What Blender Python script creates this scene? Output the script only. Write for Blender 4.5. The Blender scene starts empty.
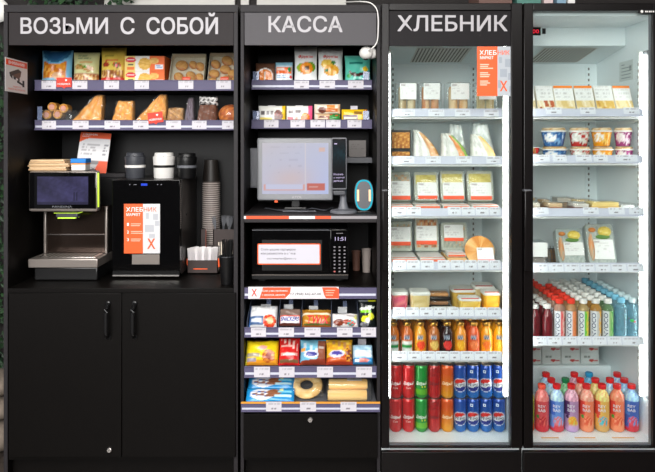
import bpy, bmesh, math, random
from mathutils import Vector, Matrix
random.seed(11)
PI = math.pi
SC = bpy.context.scene
COL = SC.collection
# ---------------------------------------------------------------- the camera's pinhole, used to read sizes off the photograph
D0, F, CX, HY, ZC = 2.6, 619.0, 327.5, 140.0, 1.43
def S(Y): return (D0 + Y) / F
def X(px, Y): return (px - CX) * S(Y)
def Z(py, Y): return ZC + (HY - py) * S(Y)
def lin(c):
    o = []
    for x in c[:3]:
        x = x / 255.0
        o.append(x / 12.92 if x <= .04045 else ((x + .055) / 1.055) ** 2.4)
    return tuple(o)
def clamp(x, a=0., b=1.): return a if x < a else b if x > b else x

# ---------------------------------------------------------------- materials
def new_mat(name):
    m = bpy.data.materials.new(name); m.use_nodes = True
    n = m.node_tree; n.nodes.clear()
    out = n.nodes.new('ShaderNodeOutputMaterial')
    return m, n, out
def bump(n, b, scale, strength, dist=.002, detail=3, stretch=None):
    tc = n.nodes.new('ShaderNodeTexCoord'); no = n.nodes.new('ShaderNodeTexNoise')
    no.inputs['Scale'].default_value = scale; no.inputs['Detail'].default_value = detail
    src = tc.outputs['Object']
    if stretch:
        mp = n.nodes.new('ShaderNodeMapping'); mp.inputs['Scale'].default_value = stretch
        n.links.new(src, mp.inputs[0]); src = mp.outputs[0]
    n.links.new(src, no.inputs['Vector'])
    bu = n.nodes.new('ShaderNodeBump'); bu.inputs['Strength'].default_value = strength; bu.inputs['Distance'].default_value = dist
    n.links.new(no.outputs['Fac'], bu.inputs['Height']); n.links.new(bu.outputs[0], b.inputs['Normal'])
    return no
def pbr(name, rgb, rough=.5, metal=0., spec=.5, coat=0., nb=None, var=0., emit=0., ecol=None):
    m, n, out = new_mat(name)
    b = n.nodes.new('ShaderNodeBsdfPrincipled')
    c = lin(rgb) + (1,)
    b.inputs['Base Color'].default_value = c; b.inputs['Roughness'].default_value = rough
    b.inputs['Metallic'].default_value = metal; b.inputs['Specular IOR Level'].default_value = spec
    b.inputs['Coat Weight'].default_value = coat; b.inputs['Coat Roughness'].default_value = .08
    if emit:
        b.inputs['Emission Color'].default_value = lin(ecol or rgb) + (1,); b.inputs['Emission Strength'].default_value = emit
    no = bump(n, b, *nb) if nb else None
    if var and no:
        mx = n.nodes.new('ShaderNodeMix'); mx.data_type = 'RGBA'
        mx.inputs[6].default_value = tuple(x * (1 - var) for x in c[:3]) + (1,)
        mx.inputs[7].default_value = tuple(min(1, x * (1 + var)) for x in c[:3]) + (1,)
        n.links.new(no.outputs['Fac'], mx.inputs[0]); n.links.new(mx.outputs[2], b.inputs['Base Color'])
    n.links.new(b.outputs[0], out.inputs[0])
    return m
def printed(name, rough=.45, spec=.5, coat=0., nb=None, metal=0., emit=0.):
    """a surface whose printed design sits in the mesh's own colour layer"""
    m, n, out = new_mat(name)
    b = n.nodes.new('ShaderNodeBsdfPrincipled'); a = n.nodes.new('ShaderNodeAttribute'); a.attribute_name = 'Col'
    n.links.new(a.outputs['Color'], b.inputs['Base Color'])
    b.inputs['Roughness'].default_value = rough; b.inputs['Specular IOR Level'].default_value = spec
    b.inputs['Coat Weight'].default_value = coat; b.inputs['Coat Roughness'].default_value = .06; b.inputs['Metallic'].default_value = metal
    if emit:
        n.links.new(a.outputs['Color'], b.inputs['Emission Color']); b.inputs['Emission Strength'].default_value = emit
        b.inputs['Base Color'].default_value = (0.01, .01, .01, 1)
        for l in list(b.inputs['Base Color'].links): n.links.remove(l)
    if nb: bump(n, b, *nb)
    n.links.new(b.outputs[0], out.inputs[0])
    return m
def clear(name, tint, rough=.04, ior=1.45, haze=0., hazecol=(220, 225, 225), attr=False):
    """thin clear plastic or glass: mostly see-through, reflecting by Fresnel, a little milky when haze > 0"""
    m, n, out = new_mat(name)
    t = n.nodes.new('ShaderNodeBsdfTransparent'); t.inputs[0].default_value = lin(tint) + (1,)
    g = n.nodes.new('ShaderNodeBsdfGlossy'); g.inputs['Roughness'].default_value = rough
    fr = n.nodes.new('ShaderNodeFresnel')          # the sheet is thin: the same index from either face
    ge = n.nodes.new('ShaderNodeNewGeometry'); mr = n.nodes.new('ShaderNodeMapRange')
    mr.inputs['To Min'].default_value = ior; mr.inputs['To Max'].default_value = 1 / ior
    n.links.new(ge.outputs['Backfacing'], mr.inputs['Value']); n.links.new(mr.outputs['Result'], fr.inputs[0])
    mx = n.nodes.new('ShaderNodeMixShader')
    base = t
    if haze:
        d = n.nodes.new('ShaderNodeBsdfDiffuse'); d.inputs[0].default_value = lin(hazecol) + (1,)
        if attr:
            a = n.nodes.new('ShaderNodeAttribute'); a.attribute_name = 'Col'; n.links.new(a.outputs['Color'], d.inputs[0])
        m2 = n.nodes.new('ShaderNodeMixShader'); m2.inputs[0].default_value = haze
        n.links.new(t.outputs[0], m2.inputs[1]); n.links.new(d.outputs[0], m2.inputs[2]); base = m2
    n.links.new(fr.outputs[0], mx.inputs[0]); n.links.new(base.outputs[0], mx.inputs[1]); n.links.new(g.outputs[0], mx.inputs[2])
    n.links.new(mx.outputs[0], out.inputs[0])
    return m
def emitter(name, rgb, s):
    m, n, out = new_mat(name)
    e = n.nodes.new('ShaderNodeEmission'); e.inputs[0].default_value = lin(rgb) + (1,); e.inputs[1].default_value = s
    n.links.new(e.outputs[0], out.inputs[0]); return m

M = {}
M['laminate'] = pbr('black_laminate', (9, 7, 6), .5, spec=.14, nb=(60, .12, .001, 4, (1, 1, .15)), var=.25)
M['laminate_edge'] = pbr('dark_edge_banding', (46, 44, 46), .5, spec=.15, nb=(90, .1, .001), var=.1)
M['back_black'] = pbr('black_back_board', (20, 20, 21), .5, spec=.2, nb=(40, .05, .001), var=.1)
M['gloss_black'] = pbr('black_gloss_board', (20, 19, 19), .14, nb=(8, .03, .001))
M['header'] = pbr('graphite_sign_film', (45, 41, 42), .5, spec=.12, nb=(220, .06, .0006), var=.06)
M['header_lit'] = pbr('lit_sign_film', (84, 82, 85), .5, spec=.15, nb=(220, .06, .0006), var=.06)  # wide cabinet's sign film, with the light falling on it put into its colour
M['header_dark'] = pbr('charcoal_sign_film', (30, 28, 30), .5, spec=.12, nb=(220, .06, .0006), var=.06)
M['sign_white'] = pbr('white_sign_vinyl', (176, 173, 177), .5, nb=(120, .02, .0004))
M['fridge_black'] = pbr('black_powder_coat', (13, 10, 10), .35, spec=.3, nb=(300, .06, .0004), var=.1)
M['frame_black'] = pbr('black_satin_aluminium', (14, 11, 11), .32, spec=.22, nb=(150, .04, .0005))
M['liner'] = pbr('pale_fridge_liner', (230, 238, 240), .42, nb=(30, .03, .001), var=.02)
M['wire_white'] = pbr('white_coated_wire', (232, 234, 232), .35, nb=(90, .02, .0005))
M['grille'] = pbr('grey_vent_plate', (214, 211, 204), .45, nb=(60, .03, .0005))
M['slot'] = pbr('dark_vent_slot', (120, 116, 110), .6, nb=(60, .03, .0005))
M['rail'] = pbr('violet_grey_price_rail', (92, 88, 116), .55, spec=.25, nb=(25, .03, .001))
M['rail_light'] = pbr('lilac_clear_price_rail', (204, 207, 222), .45, spec=.3, nb=(25, .03, .001))
M['chrome'] = pbr('brushed_chrome', (205, 200, 196), .22, metal=1., nb=(200, .05, .0004))
M['alu'] = pbr('can_end_aluminium', (190, 182, 176), .32, metal=.9, nb=(120, .05, .0004))
M['grey_metal'] = pbr('warm_grey_metal', (146, 138, 132), .34, metal=.55, nb=(160, .05, .0005))
M['dark_grey'] = pbr('dark_grey_plastic', (62, 64, 70), .4, nb=(160, .05, .0004))
M['bezel'] = pbr('light_grey_bezel', (132, 134, 138), .4, nb=(160, .05, .0004))
M['body_grey'] = pbr('dark_satin_steel', (50, 47, 46), .38, metal=.2, nb=(160, .05, .0004))
M['mid_grey'] = pbr('mid_grey_plastic', (104, 106, 112), .42, nb=(160, .05, .0004))
M['black_plastic'] = pbr('black_plastic', (17, 17, 18), .32, nb=(180, .05, .0004))
M['black_glass'] = pbr('black_glass', (7, 7, 8), .06, spec=.35)
M['white_plastic'] = pbr('white_plastic', (232, 230, 226), .35, nb=(120, .03, .0004))
M['cup_card'] = pbr('dark_cup_card', (112, 101, 95), .6, nb=(120, .08, .0005), var=.12)
M['cup_black'] = pbr('black_cup_card', (36, 31, 28), .5, nb=(120, .06, .0005))
M['organizer'] = pbr('brown_black_board', (52, 39, 36), .45, nb=(60, .08, .0006), var=.15)
M['orange'] = pbr('orange_vinyl', (245, 92, 30), .45, nb=(90, .02, .0004))
M['lime'] = pbr('lime_light_edge', (190, 225, 70), .4, nb=(60, .02, .0004), emit=.9, ecol=(180, 220, 60))
M['gold'] = pbr('gold_screw_cap', (190, 140, 62), .28, metal=.85, nb=(160, .05, .0004))
M['paper'] = printed('printed_paper', .6, nb=(140, .03, .0004))
M['film'] = printed('printed_film', .26, .55, nb=(70, .18, .0012))
M['gloss'] = printed('printed_gloss', .18, .5, coat=.35, nb=(60, .02, .0005))
M['food'] = printed('baked_food', .55, .35, nb=(160, .5, .0025))
M['canpaint'] = printed('can_lacquer', .24, .6, metal=.25, coat=.3, nb=(120, .02, .0004))
M['screen'] = printed('lit_screen', .07, .3, emit=.9)
M['glass'] = clear('door_glass', (248, 251, 250), .01)
M['clear'] = clear('clear_plastic', (250, 252, 252), .06, 1.4, .05)
M['film_clear'] = clear('clear_wrap_film', (252, 253, 253), .12, 1.5, .03)
M['divider'] = clear('clear_blue_divider', (206, 216, 236), .06, 1.4, .3, (170, 184, 216))
M['pet_blue'] = clear('blue_water_bottle', (206, 236, 244), .06, 1.45, .26, (176, 220, 234))
M['pet_tint'] = clear('tinted_drink_bottle', (226, 218, 210), .06, 1.45, .5, (200, 190, 180), True)
M['mirror'] = pbr('smoked_mirror_panel', (66, 54, 48), .16, metal=.8, nb=(6, .12, .006))
M['led'] = emitter('cool_white_led', (255, 255, 252), 24)
M['cyan_led'] = emitter('cyan_ring_light', (40, 190, 215), 1.1)
M['warm_led'] = emitter('warm_side_light', (255, 214, 170), 1.6)
M['red_led'] = emitter('red_digit_light', (255, 50, 70), 1.2)
M['blue_led'] = emitter('blue_display_light', (60, 90, 235), 1.0)
M['white_led'] = emitter('white_digit_light', (220, 205, 245), 1.0)

# ---------------------------------------------------------------- mesh builder
class MB:
    def __init__(self): self.v = []; self.f = []; self.c = []; self.mi = []; self.sm = []; self.mats = []
    def slot(self, m):
        m = M[m] if isinstance(m, str) else m
        if m not in self.mats: self.mats.append(m)
        return self.mats.index(m)
    def add(self, vs, fs, mat, col=(200, 200, 200), smooth=False, vcol=None, T=None, flats=None):
        b = len(self.v); k = self.slot(mat)
        if T is not None: vs = [T @ Vector(p) for p in vs]
        self.v += [tuple(p) for p in vs]
        lc = None if vcol else lin(col) + (1,)
        if vcol:
            cache = {}
            lv = []
            for q in vcol:
                if q not in cache: cache[q] = lin(q) + (1,)
                lv.append(cache[q])
        f0 = len(self.f) + 1
        for f in fs:
            self.f.append([b + i for i in f]); self.mi.append(k); self.sm.append(smooth and not (flats and len(self.f) - f0 in flats))
            self.c.append([lv[i] for i in f] if vcol else [lc] * len(f))
        return self
    def quad(self, a, b, c, d, mat, col=(200, 200, 200)): return self.add([a, b, c, d], [(0, 1, 2, 3)], mat, col)
    def box(self, x0, x1, y0, y1, z0, z1, mat, col=(200, 200, 200), r=0., T=None, seg=2):
        if x1 < x0: x0, x1 = x1, x0
        if z1 < z0: z0, z1 = z1, z0
        if r > 0:
            r = min(r, .49 * min(x1 - x0, y1 - y0, z1 - z0))
            vs, fs, fl = rbox(round(x1 - x0, 5), round(y1 - y0, 5), round(z1 - z0, 5), round(r, 5), seg)
            o = Vector(((x0 + x1) / 2, (y0 + y1) / 2, (z0 + z1) / 2))
            return self.add([Vector(p) + o for p in vs], fs, mat, col, True, T=T, flats=fl)
        vs = [(x0, y0, z0), (x1, y0, z0), (x1, y1, z0), (x0, y1, z0), (x0, y0, z1), (x1, y0, z1), (x1, y1, z1), (x0, y1, z1)]
        fs = [(0, 3, 2, 1), (4, 5, 6, 7), (0, 1, 5, 4), (1, 2, 6, 5), (2, 3, 7, 6), (3, 0, 4, 7)]
        return self.add(vs, fs, mat, col, False, T=T)
    def lathe(self, prof, mat, col=(200, 200, 200), seg=24, paint=None, T=None, o=(0, 0, 0), sq=0.):
        """prof: (radius, z) from bottom to top; paint(t, z): t = 0 at the back seam, .5 at the front"""
        vs, cs, n = [], [], len(prof)
        for r, z in prof:
            for i in range(seg + 1):
                a = 2 * PI * i / seg
                ca, sa = math.sin(a), math.cos(a)
                k = r
                if sq: k = r / ((abs(ca) ** sq + abs(sa) ** sq) ** (1 / sq))
                vs.append((o[0] - ca * k, o[1] + sa * k, o[2] + z))
                if paint: cs.append(tuple(paint(i / seg, z)))
        fs = []
        for j in range(n - 1):
            for i in range(seg):
                a = j * (seg + 1) + i
                fs.append((a, a + 1, a + seg + 2, a + seg + 1))
        return self.add(vs, fs, mat, col, True, cs if paint else None, T)
    def prism(self, pts, y0, y1, mat, col=(200, 200, 200), T=None, smooth=False):
        """pts: outline in x, z"""
        n = len(pts)
        vs = [(p[0], y0, p[1]) for p in pts] + [(p[0], y1, p[1]) for p in pts]
        fs = [tuple(range(n)), tuple(range(2 * n - 1, n - 1, -1))] + [(i, i + n, (i + 1) % n + n, (i + 1) % n) for i in range(n)]
        return self.add(vs, fs, mat, col, smooth, T=T)
    def tube(self, path, r, mat, col=(200, 200, 200), seg=8, T=None):
        path = [Vector(p) for p in path]; vs = []; n = len(path)
        up = Vector((.13, .21, .97))
        for i, p in enumerate(path):
            d = (path[min(i + 1, n - 1)] - path[max(i - 1, 0)]).normalized()
            a = d.cross(up)
            if a.length < 1e-3: a = d.cross(Vector((1, 0, 0)))
            a.normalize(); b = d.cross(a)
            rr = r[i] if isinstance(r, (list, tuple)) else r
            for k in range(seg):
                t = 2 * PI * k / seg
                vs.append(p + a * (rr * math.cos(t)) + b * (rr * math.sin(t)))
        fs = [(j * seg + k, j * seg + (k + 1) % seg, (j + 1) * seg + (k + 1) % seg, (j + 1) * seg + k) for j in range(n - 1) for k in range(seg)]
        fs += [tuple(range(seg))[::-1], tuple((n - 1) * seg + k for k in range(seg))]
        return self.add(vs, fs, mat, col, True, T=T)
    def ball(self, o, rx, ry, rz, mat, col=(200, 200, 200), paint=None, seg=18, rings=10, T=None):
        vs, cs = [], []
        for j in range(rings + 1):
            p = PI * j / rings
            for i in range(seg + 1):
                a = 2 * PI * i / seg
                vs.append((o[0] - rx * math.sin(p) * math.sin(a), o[1] + ry * math.sin(p) * math.cos(a), o[2] - rz * math.cos(p)))
                if paint: cs.append(tuple(paint(i / seg, j / rings)))
        fs = [(j * (seg + 1) + i, j * (seg + 1) + i + 1, (j + 1) * (seg + 1) + i + 1, (j + 1) * (seg + 1) + i) for j in range(rings) for i in range(seg)]
        return self.add(vs, fs, mat, col, True, cs if paint else None, T)
    def sheet(self, fn, nu, nv, mat, paint, T=None, flip=False, smooth=True):
        """fn(u, v) -> point and paint(u, v) -> colour for u, v in 0..1"""
        vs, cs = [], []
        for j in range(nv + 1):
            for i in range(nu + 1):
                u, v = i / nu, j / nv
                vs.append(fn(u, v)); cs.append(tuple(paint(u, v)))
        fs = []
        for j in range(nv):
            for i in range(nu):
                a = j * (nu + 1) + i
                q = (a, a + 1, a + nu + 2, a + nu + 1)
                fs.append(q[::-1] if flip else q)
        return self.add(vs, fs, mat, (0, 0, 0), smooth, cs, T)
    def text(self, s, w, h, fn, mat, col=(255, 255, 255), bold=0.):
        """s fitted into w x h; fn(x, z) lays it on the surface"""
        vs, fs = glyphs(s)
        e = bold * h * .8
        k, j = w - 2 * e, h - 2 * e
        o = Vector(fn(0, 0)); nn = (Vector(fn(1e-3, 0)) - o).cross(Vector(fn(0, 1e-3)) - o).normalized()
        for i, (dx, dz) in enumerate(((-e, -e), (-e, e), (e, -e), (e, e)) if bold else ((0, 0),)):
            self.add([Vector(fn(x * k + dx, z * j + dz)) + nn * (i * 6e-5) for x, z in vs], fs, mat, col)
        return self
    def xform(self, T): self.v = [tuple(T @ Vector(p)) for p in self.v]; return self
    def rest(self):
        """stand the mesh on z = 0 with its front at y = 0"""
        a = min(p[1] for p in self.v); b = min(p[2] for p in self.v)
        self.v = [(p[0], p[1] - a, p[2] - b) for p in self.v]; return self
    def build(self, name, parent=None, loc=(0, 0, 0)):
        me = bpy.data.meshes.new(name)
        me.from_pydata(self.v, [], self.f)
        for m in self.mats: me.materials.append(m)
        me.polygons.foreach_set('material_index', self.mi); me.polygons.foreach_set('use_smooth', self.sm)
        ca = me.color_attributes.new('Col', 'FLOAT_COLOR', 'CORNER')
        flat = [x for f in self.c for q in f for x in q]
        ca.data.foreach_set('color', flat)
        me.validate(); me.update()
        me.set_sharp_from_angle(angle=math.radians(38)); me.polygons.foreach_set('use_smooth', self.sm)
        o = bpy.data.objects.new(name, me); COL.objects.link(o)
        if parent is not None: o.parent = parent
        o.location = loc
        return o
_rb = {}
def rbox(dx, dy, dz, r, seg):
    k = (dx, dy, dz, r, seg)
    if k not in _rb:
        bm = bmesh.new(); bmesh.ops.create_cube(bm, size=1)
        for v in bm.verts: v.co = Vector((v.co.x * dx, v.co.y * dy, v.co.z * dz))
        bmesh.ops.bevel(bm, geom=bm.edges[:], offset=r, segments=seg, profile=.5, affect='EDGES')
        bm.verts.index_update(); bm.normal_update()
        _rb[k] = ([tuple(v.co) for v in bm.verts], [tuple(v.index for v in f.verts) for f in bm.faces], frozenset(i for i, f in enumerate(bm.faces) if max(abs(c) for c in f.normal) > .9999)); bm.free()
    return _rb[k]
_gl = {}
def glyphs(s, bold=0.):
    k = (s, bold)
    if k not in _gl:
        cu = bpy.data.curves.new('txt', 'FONT'); cu.body = s; cu.size = 1; cu.resolution_u = 3; cu.offset = bold
        o = bpy.data.objects.new('txt', cu)
        me = bpy.data.meshes.new_from_object(o)
        vs = [(v.co.x, v.co.y) for v in me.vertices]; fs = [tuple(p.vertices) for p in me.polygons]
        bpy.data.objects.remove(o); bpy.data.curves.remove(cu); bpy.data.meshes.remove(me)
        x0, x1 = min(p[0] for p in vs), max(p[0] for p in vs); y0, y1 = min(p[1] for p in vs), max(p[1] for p in vs)
        _gl[k] = ([((p[0] - (x0 + x1) / 2) / (x1 - x0), (p[1] - (y0 + y1) / 2) / (y1 - y0)) for p in vs], fs)
    return _gl[k]
def flat(cx, y, cz): return lambda x, z: (cx + x, y, cz + z)
def lean(deg): return Matrix.Rotation(-math.radians(deg), 4, 'X')      # top tips away from the viewer

# ---------------------------------------------------------------- things
def tag(o, label, cat, group=None):
    o['label'] = label; o['category'] = cat
    if group: o['group'] = group
    return o
def thing(name, label, cat, loc=(0, 0, 0), group=None, rz=0.):
    o = bpy.data.objects.new(name, None); COL.objects.link(o)
    o.location = loc; o.rotation_euler = (0, 0, rz); o.empty_display_size = .05
    return tag(o, label, cat, group)
def copy_thing(root, loc, label, group=None, rz=None):
    r = root.copy(); COL.objects.link(r); r.location = loc; r['label'] = label
    if rz is not None: r.rotation_euler = (0, 0, rz)
    if group: r['group'] = group
    for ch in list(root.children):
        c = ch.copy(); COL.objects.link(c); c.parent = r
        for g in list(ch.children):
            d = g.copy(); COL.objects.link(d); d.parent = c
    return r
def struct(o): o['kind'] = 'structure'; return o

# ---------------------------------------------------------------- printed designs
def hsh(*a):
    x = math.sin(sum((i + 1) * 12.9898 * v for i, v in enumerate(a)) + 4.1) * 43758.5453
    return x - math.floor(x)
def paint(bg, *layers):
    """layers, later ones on top: ('r',u0,u1,v0,v1,c) ('e',cu,cv,ru,rv,c) ('s',u0,u1,v0,v1,cell,[c..]) ('l',u0,u1,v0,v1,lines,c)
    ('g',u0,u1,v0,v1,c) a slanted band below the line from v0 at u0 to v1 at u1"""
    def f(u, v):
        c = bg
        for L in layers:
            k = L[0]
            if k == 'r':
                if L[1] <= u <= L[2] and L[3] <= v <= L[4]: c = L[5]
            elif k == 'e':
                if ((u - L[1]) / L[3]) ** 2 + ((v - L[2]) / L[4]) ** 2 <= 1: c = L[5]
            elif k == 's':
                if L[1] <= u <= L[2] and L[3] <= v <= L[4]:
                    i, j = int(u / L[5]), int(v / L[5]); c = L[6][int(hsh(i, j, L[5]) * len(L[6])) % len(L[6])]
            elif k == 'es':
                if ((u - L[1]) / L[3]) ** 2 + ((v - L[2]) / L[4]) ** 2 <= 1:
                    i, j = int(u / L[5]), int(v / L[5]); c = L[6][int(hsh(i, j, L[5]) * len(L[6])) % len(L[6])]
            elif k == 'l':
                if L[1] <= u <= L[2] and L[3] <= v <= L[4]:
                    t = (v - L[3]) / (L[4] - L[3]) * L[5]
                    if t - int(t) > .45 and hsh(int(u * 22), int(t), L[5]) > .25 and u < L[2] - (L[2] - L[1]) * .5 * hsh(int(t), L[3]): c = L[6]
            elif k == 'g':
                if v < L[3] + (L[4] - L[3]) * (u - L[1]) / (L[2] - L[1]): c = L[5]
        return c
    return f

# ---------------------------------------------------------------- package shapes (front at -y, standing on z = 0)
def pillow(mb, w, h, d, pt, mat='film', kind='bag', lf=None, rf=None, back=None, T=None, n=26, crumple=.05):
    lf = lf or (lambda v: -w / 2); rf = rf or (lambda v: w / 2)
    ph = random.random() * 9
    def th(u, v):
        a = abs(2 * u - 1)
        if kind == 'bag': t = (1 - a ** 2.6) ** .6 * min(1., (v / .14) ** .5 if v > 0 else 0.) * max(0., 1 - v ** 4) ** .8
        elif kind == 'flow': t = (max(0., 1 - a ** 7)) ** .6 * max(0., 1 - abs(2 * v - 1) ** 2.6) ** .55
        else: t = (max(0., 1 - a ** 8)) ** .4 * max(0., 1 - abs(2 * v - 1) ** 8) ** .4
        return t * d / 2
    def pos(sgn):
        def f(u, v):
            a, b = lf(v), rf(v)
            t = th(u, v)
            c = crumple * d * (math.sin(13 * u + 7 * v + ph) * math.sin(9 * v - 5 * u + ph * 2)) if 0 < u < 1 and 0 < v < 1 else 0
            x = a + (b - a) * u
            if kind == 'bag': x -= (x - (a + b) / 2) * .06 * math.sin(PI * v)
            return (x, sgn * (t + (c if t > 0 else 0) + .0006), h * v)
        return f
    mb.sheet(pos(-1), n, n, mat, pt, T)
    mb.sheet(pos(1), n, n, mat, back or pt, T, flip=True)
    return lambda x, z: (x, -th(clamp((x - lf(clamp(z / h))) / max(1e-6, rf(clamp(z / h)) - lf(clamp(z / h)))), clamp(z / h)) - d * (crumple + .012) - .0012, z)
def carton(mb, w, h, d, pt, side=(220, 220, 220), mat='paper', T=None, nu=24, nv=16, top=None):
    mb.box(-w / 2, w / 2, .0004, d, 0, h, mat, side, T=T)
    mb.sheet(lambda u, v: (-w / 2 + w * u, 0, h * v), nu, nv, mat, pt, T, smooth=False)
    if top: mb.sheet(lambda u, v: (-w / 2 + w * u, d * v, h + .0004), nu, nv, mat, top, T, smooth=False)
def rounded(w, h, r, n=5):
    p = []
    for cx, cz, a0 in ((w / 2 - r, h / 2 - r, 0), (-w / 2 + r, h / 2 - r, 90), (-w / 2 + r, -h / 2 + r, 180), (w / 2 - r, -h / 2 + r, 270)):
        for i in range(n + 1):
            a = math.radians(a0 + 90 * i / n); p.append((cx + r * math.cos(a), cz + r * math.sin(a)))
    return p
def put(mb, name, label, cat, pc, Y, zs, group=None, rest=True, dz=.0008):
    """one-mesh thing whose middle shows at photograph column pc when its front stands at depth Y on height zs"""
    if rest: mb.rest()
    o = mb.build(name, None, (X(pc, Y), Y, zs + dz))
    return tag(o, label, cat, group)
# ================================================================ the room
def room():
    m, n, out = new_mat('dark_floor_tile')
    b = n.nodes.new('ShaderNodeBsdfPrincipled'); tc = n.nodes.new('ShaderNodeTexCoord'); br = n.nodes.new('ShaderNodeTexBrick')
    br.offset = 0; br.inputs['Scale'].default_value = 1.7; br.inputs['Mortar Size'].default_value = .006
    br.inputs['Color1'].default_value = lin((74, 66, 60)) + (1,); br.inputs['Color2'].default_value = lin((68, 60, 55)) + (1,); br.inputs['Mortar'].default_value = lin((44, 40, 38)) + (1,)
    n.links.new(tc.outputs['Object'], br.inputs['Vector']); n.links.new(br.outputs['Color'], b.inputs['Base Color'])
    b.inputs['Roughness'].default_value = .35; n.links.new(b.outputs[0], out.inputs[0]); M['floor'] = m
    M['plaster'] = pbr('dark_wall_plaster', (34, 30, 29), .8, nb=(35, .2, .003), var=.2)
    M['ceil'] = pbr('white_ceiling_board', (206, 204, 200), .8, nb=(30, .05, .002))
    M['panel'] = pbr('pale_wall_panel', (206, 204, 198), .5, nb=(60, .03, .001))
    M['wood'] = pbr('brown_stained_wood', (124, 74, 46), .5, nb=(24, .2, .002, 5, (.12, 1, 1)), var=.3)
    f = MB().box(-3, 3, -4.2, .9, -.06, 0, 'floor').build('floor'); struct(f)
    c = MB().box(-3, 3, -4.2, .9, 2.9, 2.96, 'ceil').build('ceiling'); struct(c)
    w = MB().box(-3, 3, .8, .9, 0, 2.9, 'plaster').build('wall_back'); struct(w)
    t = MB().box(X(105, .78), X(235, .78), .77, .798, 1.95, 2.5, 'panel').build('trim_1'); struct(t)
    t = MB().box(X(241, .78), X(249, .78), .77, .798, 1.95, 2.5, 'panel').build('trim_2'); struct(t)
    t = MB().box(X(257, .78), X(346, .78), .77, .798, 1.95, 2.5, 'panel').build('trim_3'); struct(t)
    t = MB().box(X(478, .72), X(690, .72), .70, .798, 2.03, 2.16, 'wood', r=.004).build('trim_4'); struct(t)
    # front wall behind the photographer, with an added window opening for the fill light
    M['front_plaster'] = pbr('grey_front_plaster', (44, 42, 41), .8, nb=(35, .2, .003), var=.1)
    f = MB()
    for x0, x1, z0, z1 in ((-3, 3, 0, 1.5), (-3, 3, 2.85, 2.9), (.6, 3, 1.5, 2.85)): f.box(x0, x1, -4.3, -4.2, z0, z1, 'front_plaster')
    struct(f.build('wall_front'))
    f = MB()
    for x in (-3, -1.8, -.6, .56): f.box(x, x + .04, -4.27, -4.23, 1.5, 2.85, 'white_plastic')
    f.box(-3, .6, -4.27, -4.23, 1.5, 1.53, 'white_plastic').box(-3, .6, -4.27, -4.23, 2.82, 2.85, 'white_plastic')
    struct(f.build('added_window_1'))  # unseen frame, added to go around the fill light
    l = bpy.data.lights.new('added_front_fill', 'AREA'); l.shape = 'RECTANGLE'; l.size = 3.5; l.size_y = 1.3; l.energy = FRONT_FILL_W; l.color = (1, .985, .97)  # unseen area light, added to brighten the shelf fronts below the signs
    o = bpy.data.objects.new('added_front_fill', l); COL.objects.link(o); o.location = (-1.2, -4.29, 2.175); o.rotation_euler = (PI / 2, 0, 0)
    # living moss wall beside the cabinets
    M['leaf'] = printed('moss_leaf', .6, nb=(60, .2, .002))
    mb = MB(); rnd = random.Random(4)
    for i in range(3200):
        x, z = -1.95 + rnd.random() * .62, .03 + rnd.random() * 2.27
        if rnd.random() < .12: x, z = -1.95 + rnd.random() * .95, 2.0 + rnd.random() * .3
        y = .73 - rnd.random() * .12
        if (x + 1.75) ** 2 + (z - 2.11) ** 2 < .03: continue
        a, t, s = rnd.random() * 6.3, rnd.uniform(-.9, .3), rnd.uniform(.016, .04)
        T = Matrix.Translation((x, y, z)) @ Matrix.Rotation(a, 4, 'Y') @ Matrix.Rotation(t, 4, 'X')
        g = rnd.random()
        col = (int(14 + 26 * g), int(36 + 40 * g), int(20 + 18 * g))
        mb.add([(0, 0, 0), (s * .4, -.006, s * .5), (0, -.002, s * 1.4), (-s * .4, -.006, s * .5)], [(0, 1, 2, 3)], 'leaf', col, T=T)
    o = mb.build('moss_wall_foliage'); o['kind'] = 'stuff'; tag(o, 'dark green living moss on the wall beside the black cabinet', 'moss')
    # pale stones and a wood block low beside the cabinet
    M['stone'] = pbr('pale_stone', (128, 116, 104), .8, nb=(18, .6, .01), var=.3)
    rnd = random.Random(9)
    for i, (z0, sz, lab) in enumerate(((.0, .15, 'lowest pale stone beside the black cabinet, on the floor'), (.149, .11, 'middle pale stone of the three piled beside the black cabinet'), (.258, .1, 'topmost pale stone of the three piled beside the black cabinet'))):
        mb = MB().ball((0, 0, sz / 2), .15, .13, sz / 2, 'stone', seg=20, rings=12)
        mb.v = [(p[0] * (1 + .08 * math.sin(p[2] * 60 + i)), p[1] * (1 + .08 * math.cos(p[0] * 40)), p[2]) for p in mb.v]
        o = mb.build('stone', None, (-1.56, .25, z0 + .0005)); tag(o, lab, 'stone', 'stones beside the cabinet')
    # round wall lamp whose edge shows beside the cabinet top
    r = thing('globe_lamp', 'white globe wall lamp peeping out beside the cabinet top', 'lamp', (-1.75, .8, Z(10, .67)))
    M['opal'] = pbr('opal_glass', (240, 238, 232), .3, nb=(20, .02, .001), emit=.5)
    MB().ball((0, -.13, 0), .065, .065, .065, 'opal').build('globe', r)
    MB().lathe([(0, -.004), (.03, -.004), (.03, .012), (0, .012)], 'black_plastic', T=Matrix.Translation((0, -.004, 0)) @ Matrix.Rotation(PI / 2, 4, 'X')).tube([(0, -.01, 0), (0, -.08, 0)], .008, 'black_plastic').build('wall_bracket', r)
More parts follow.
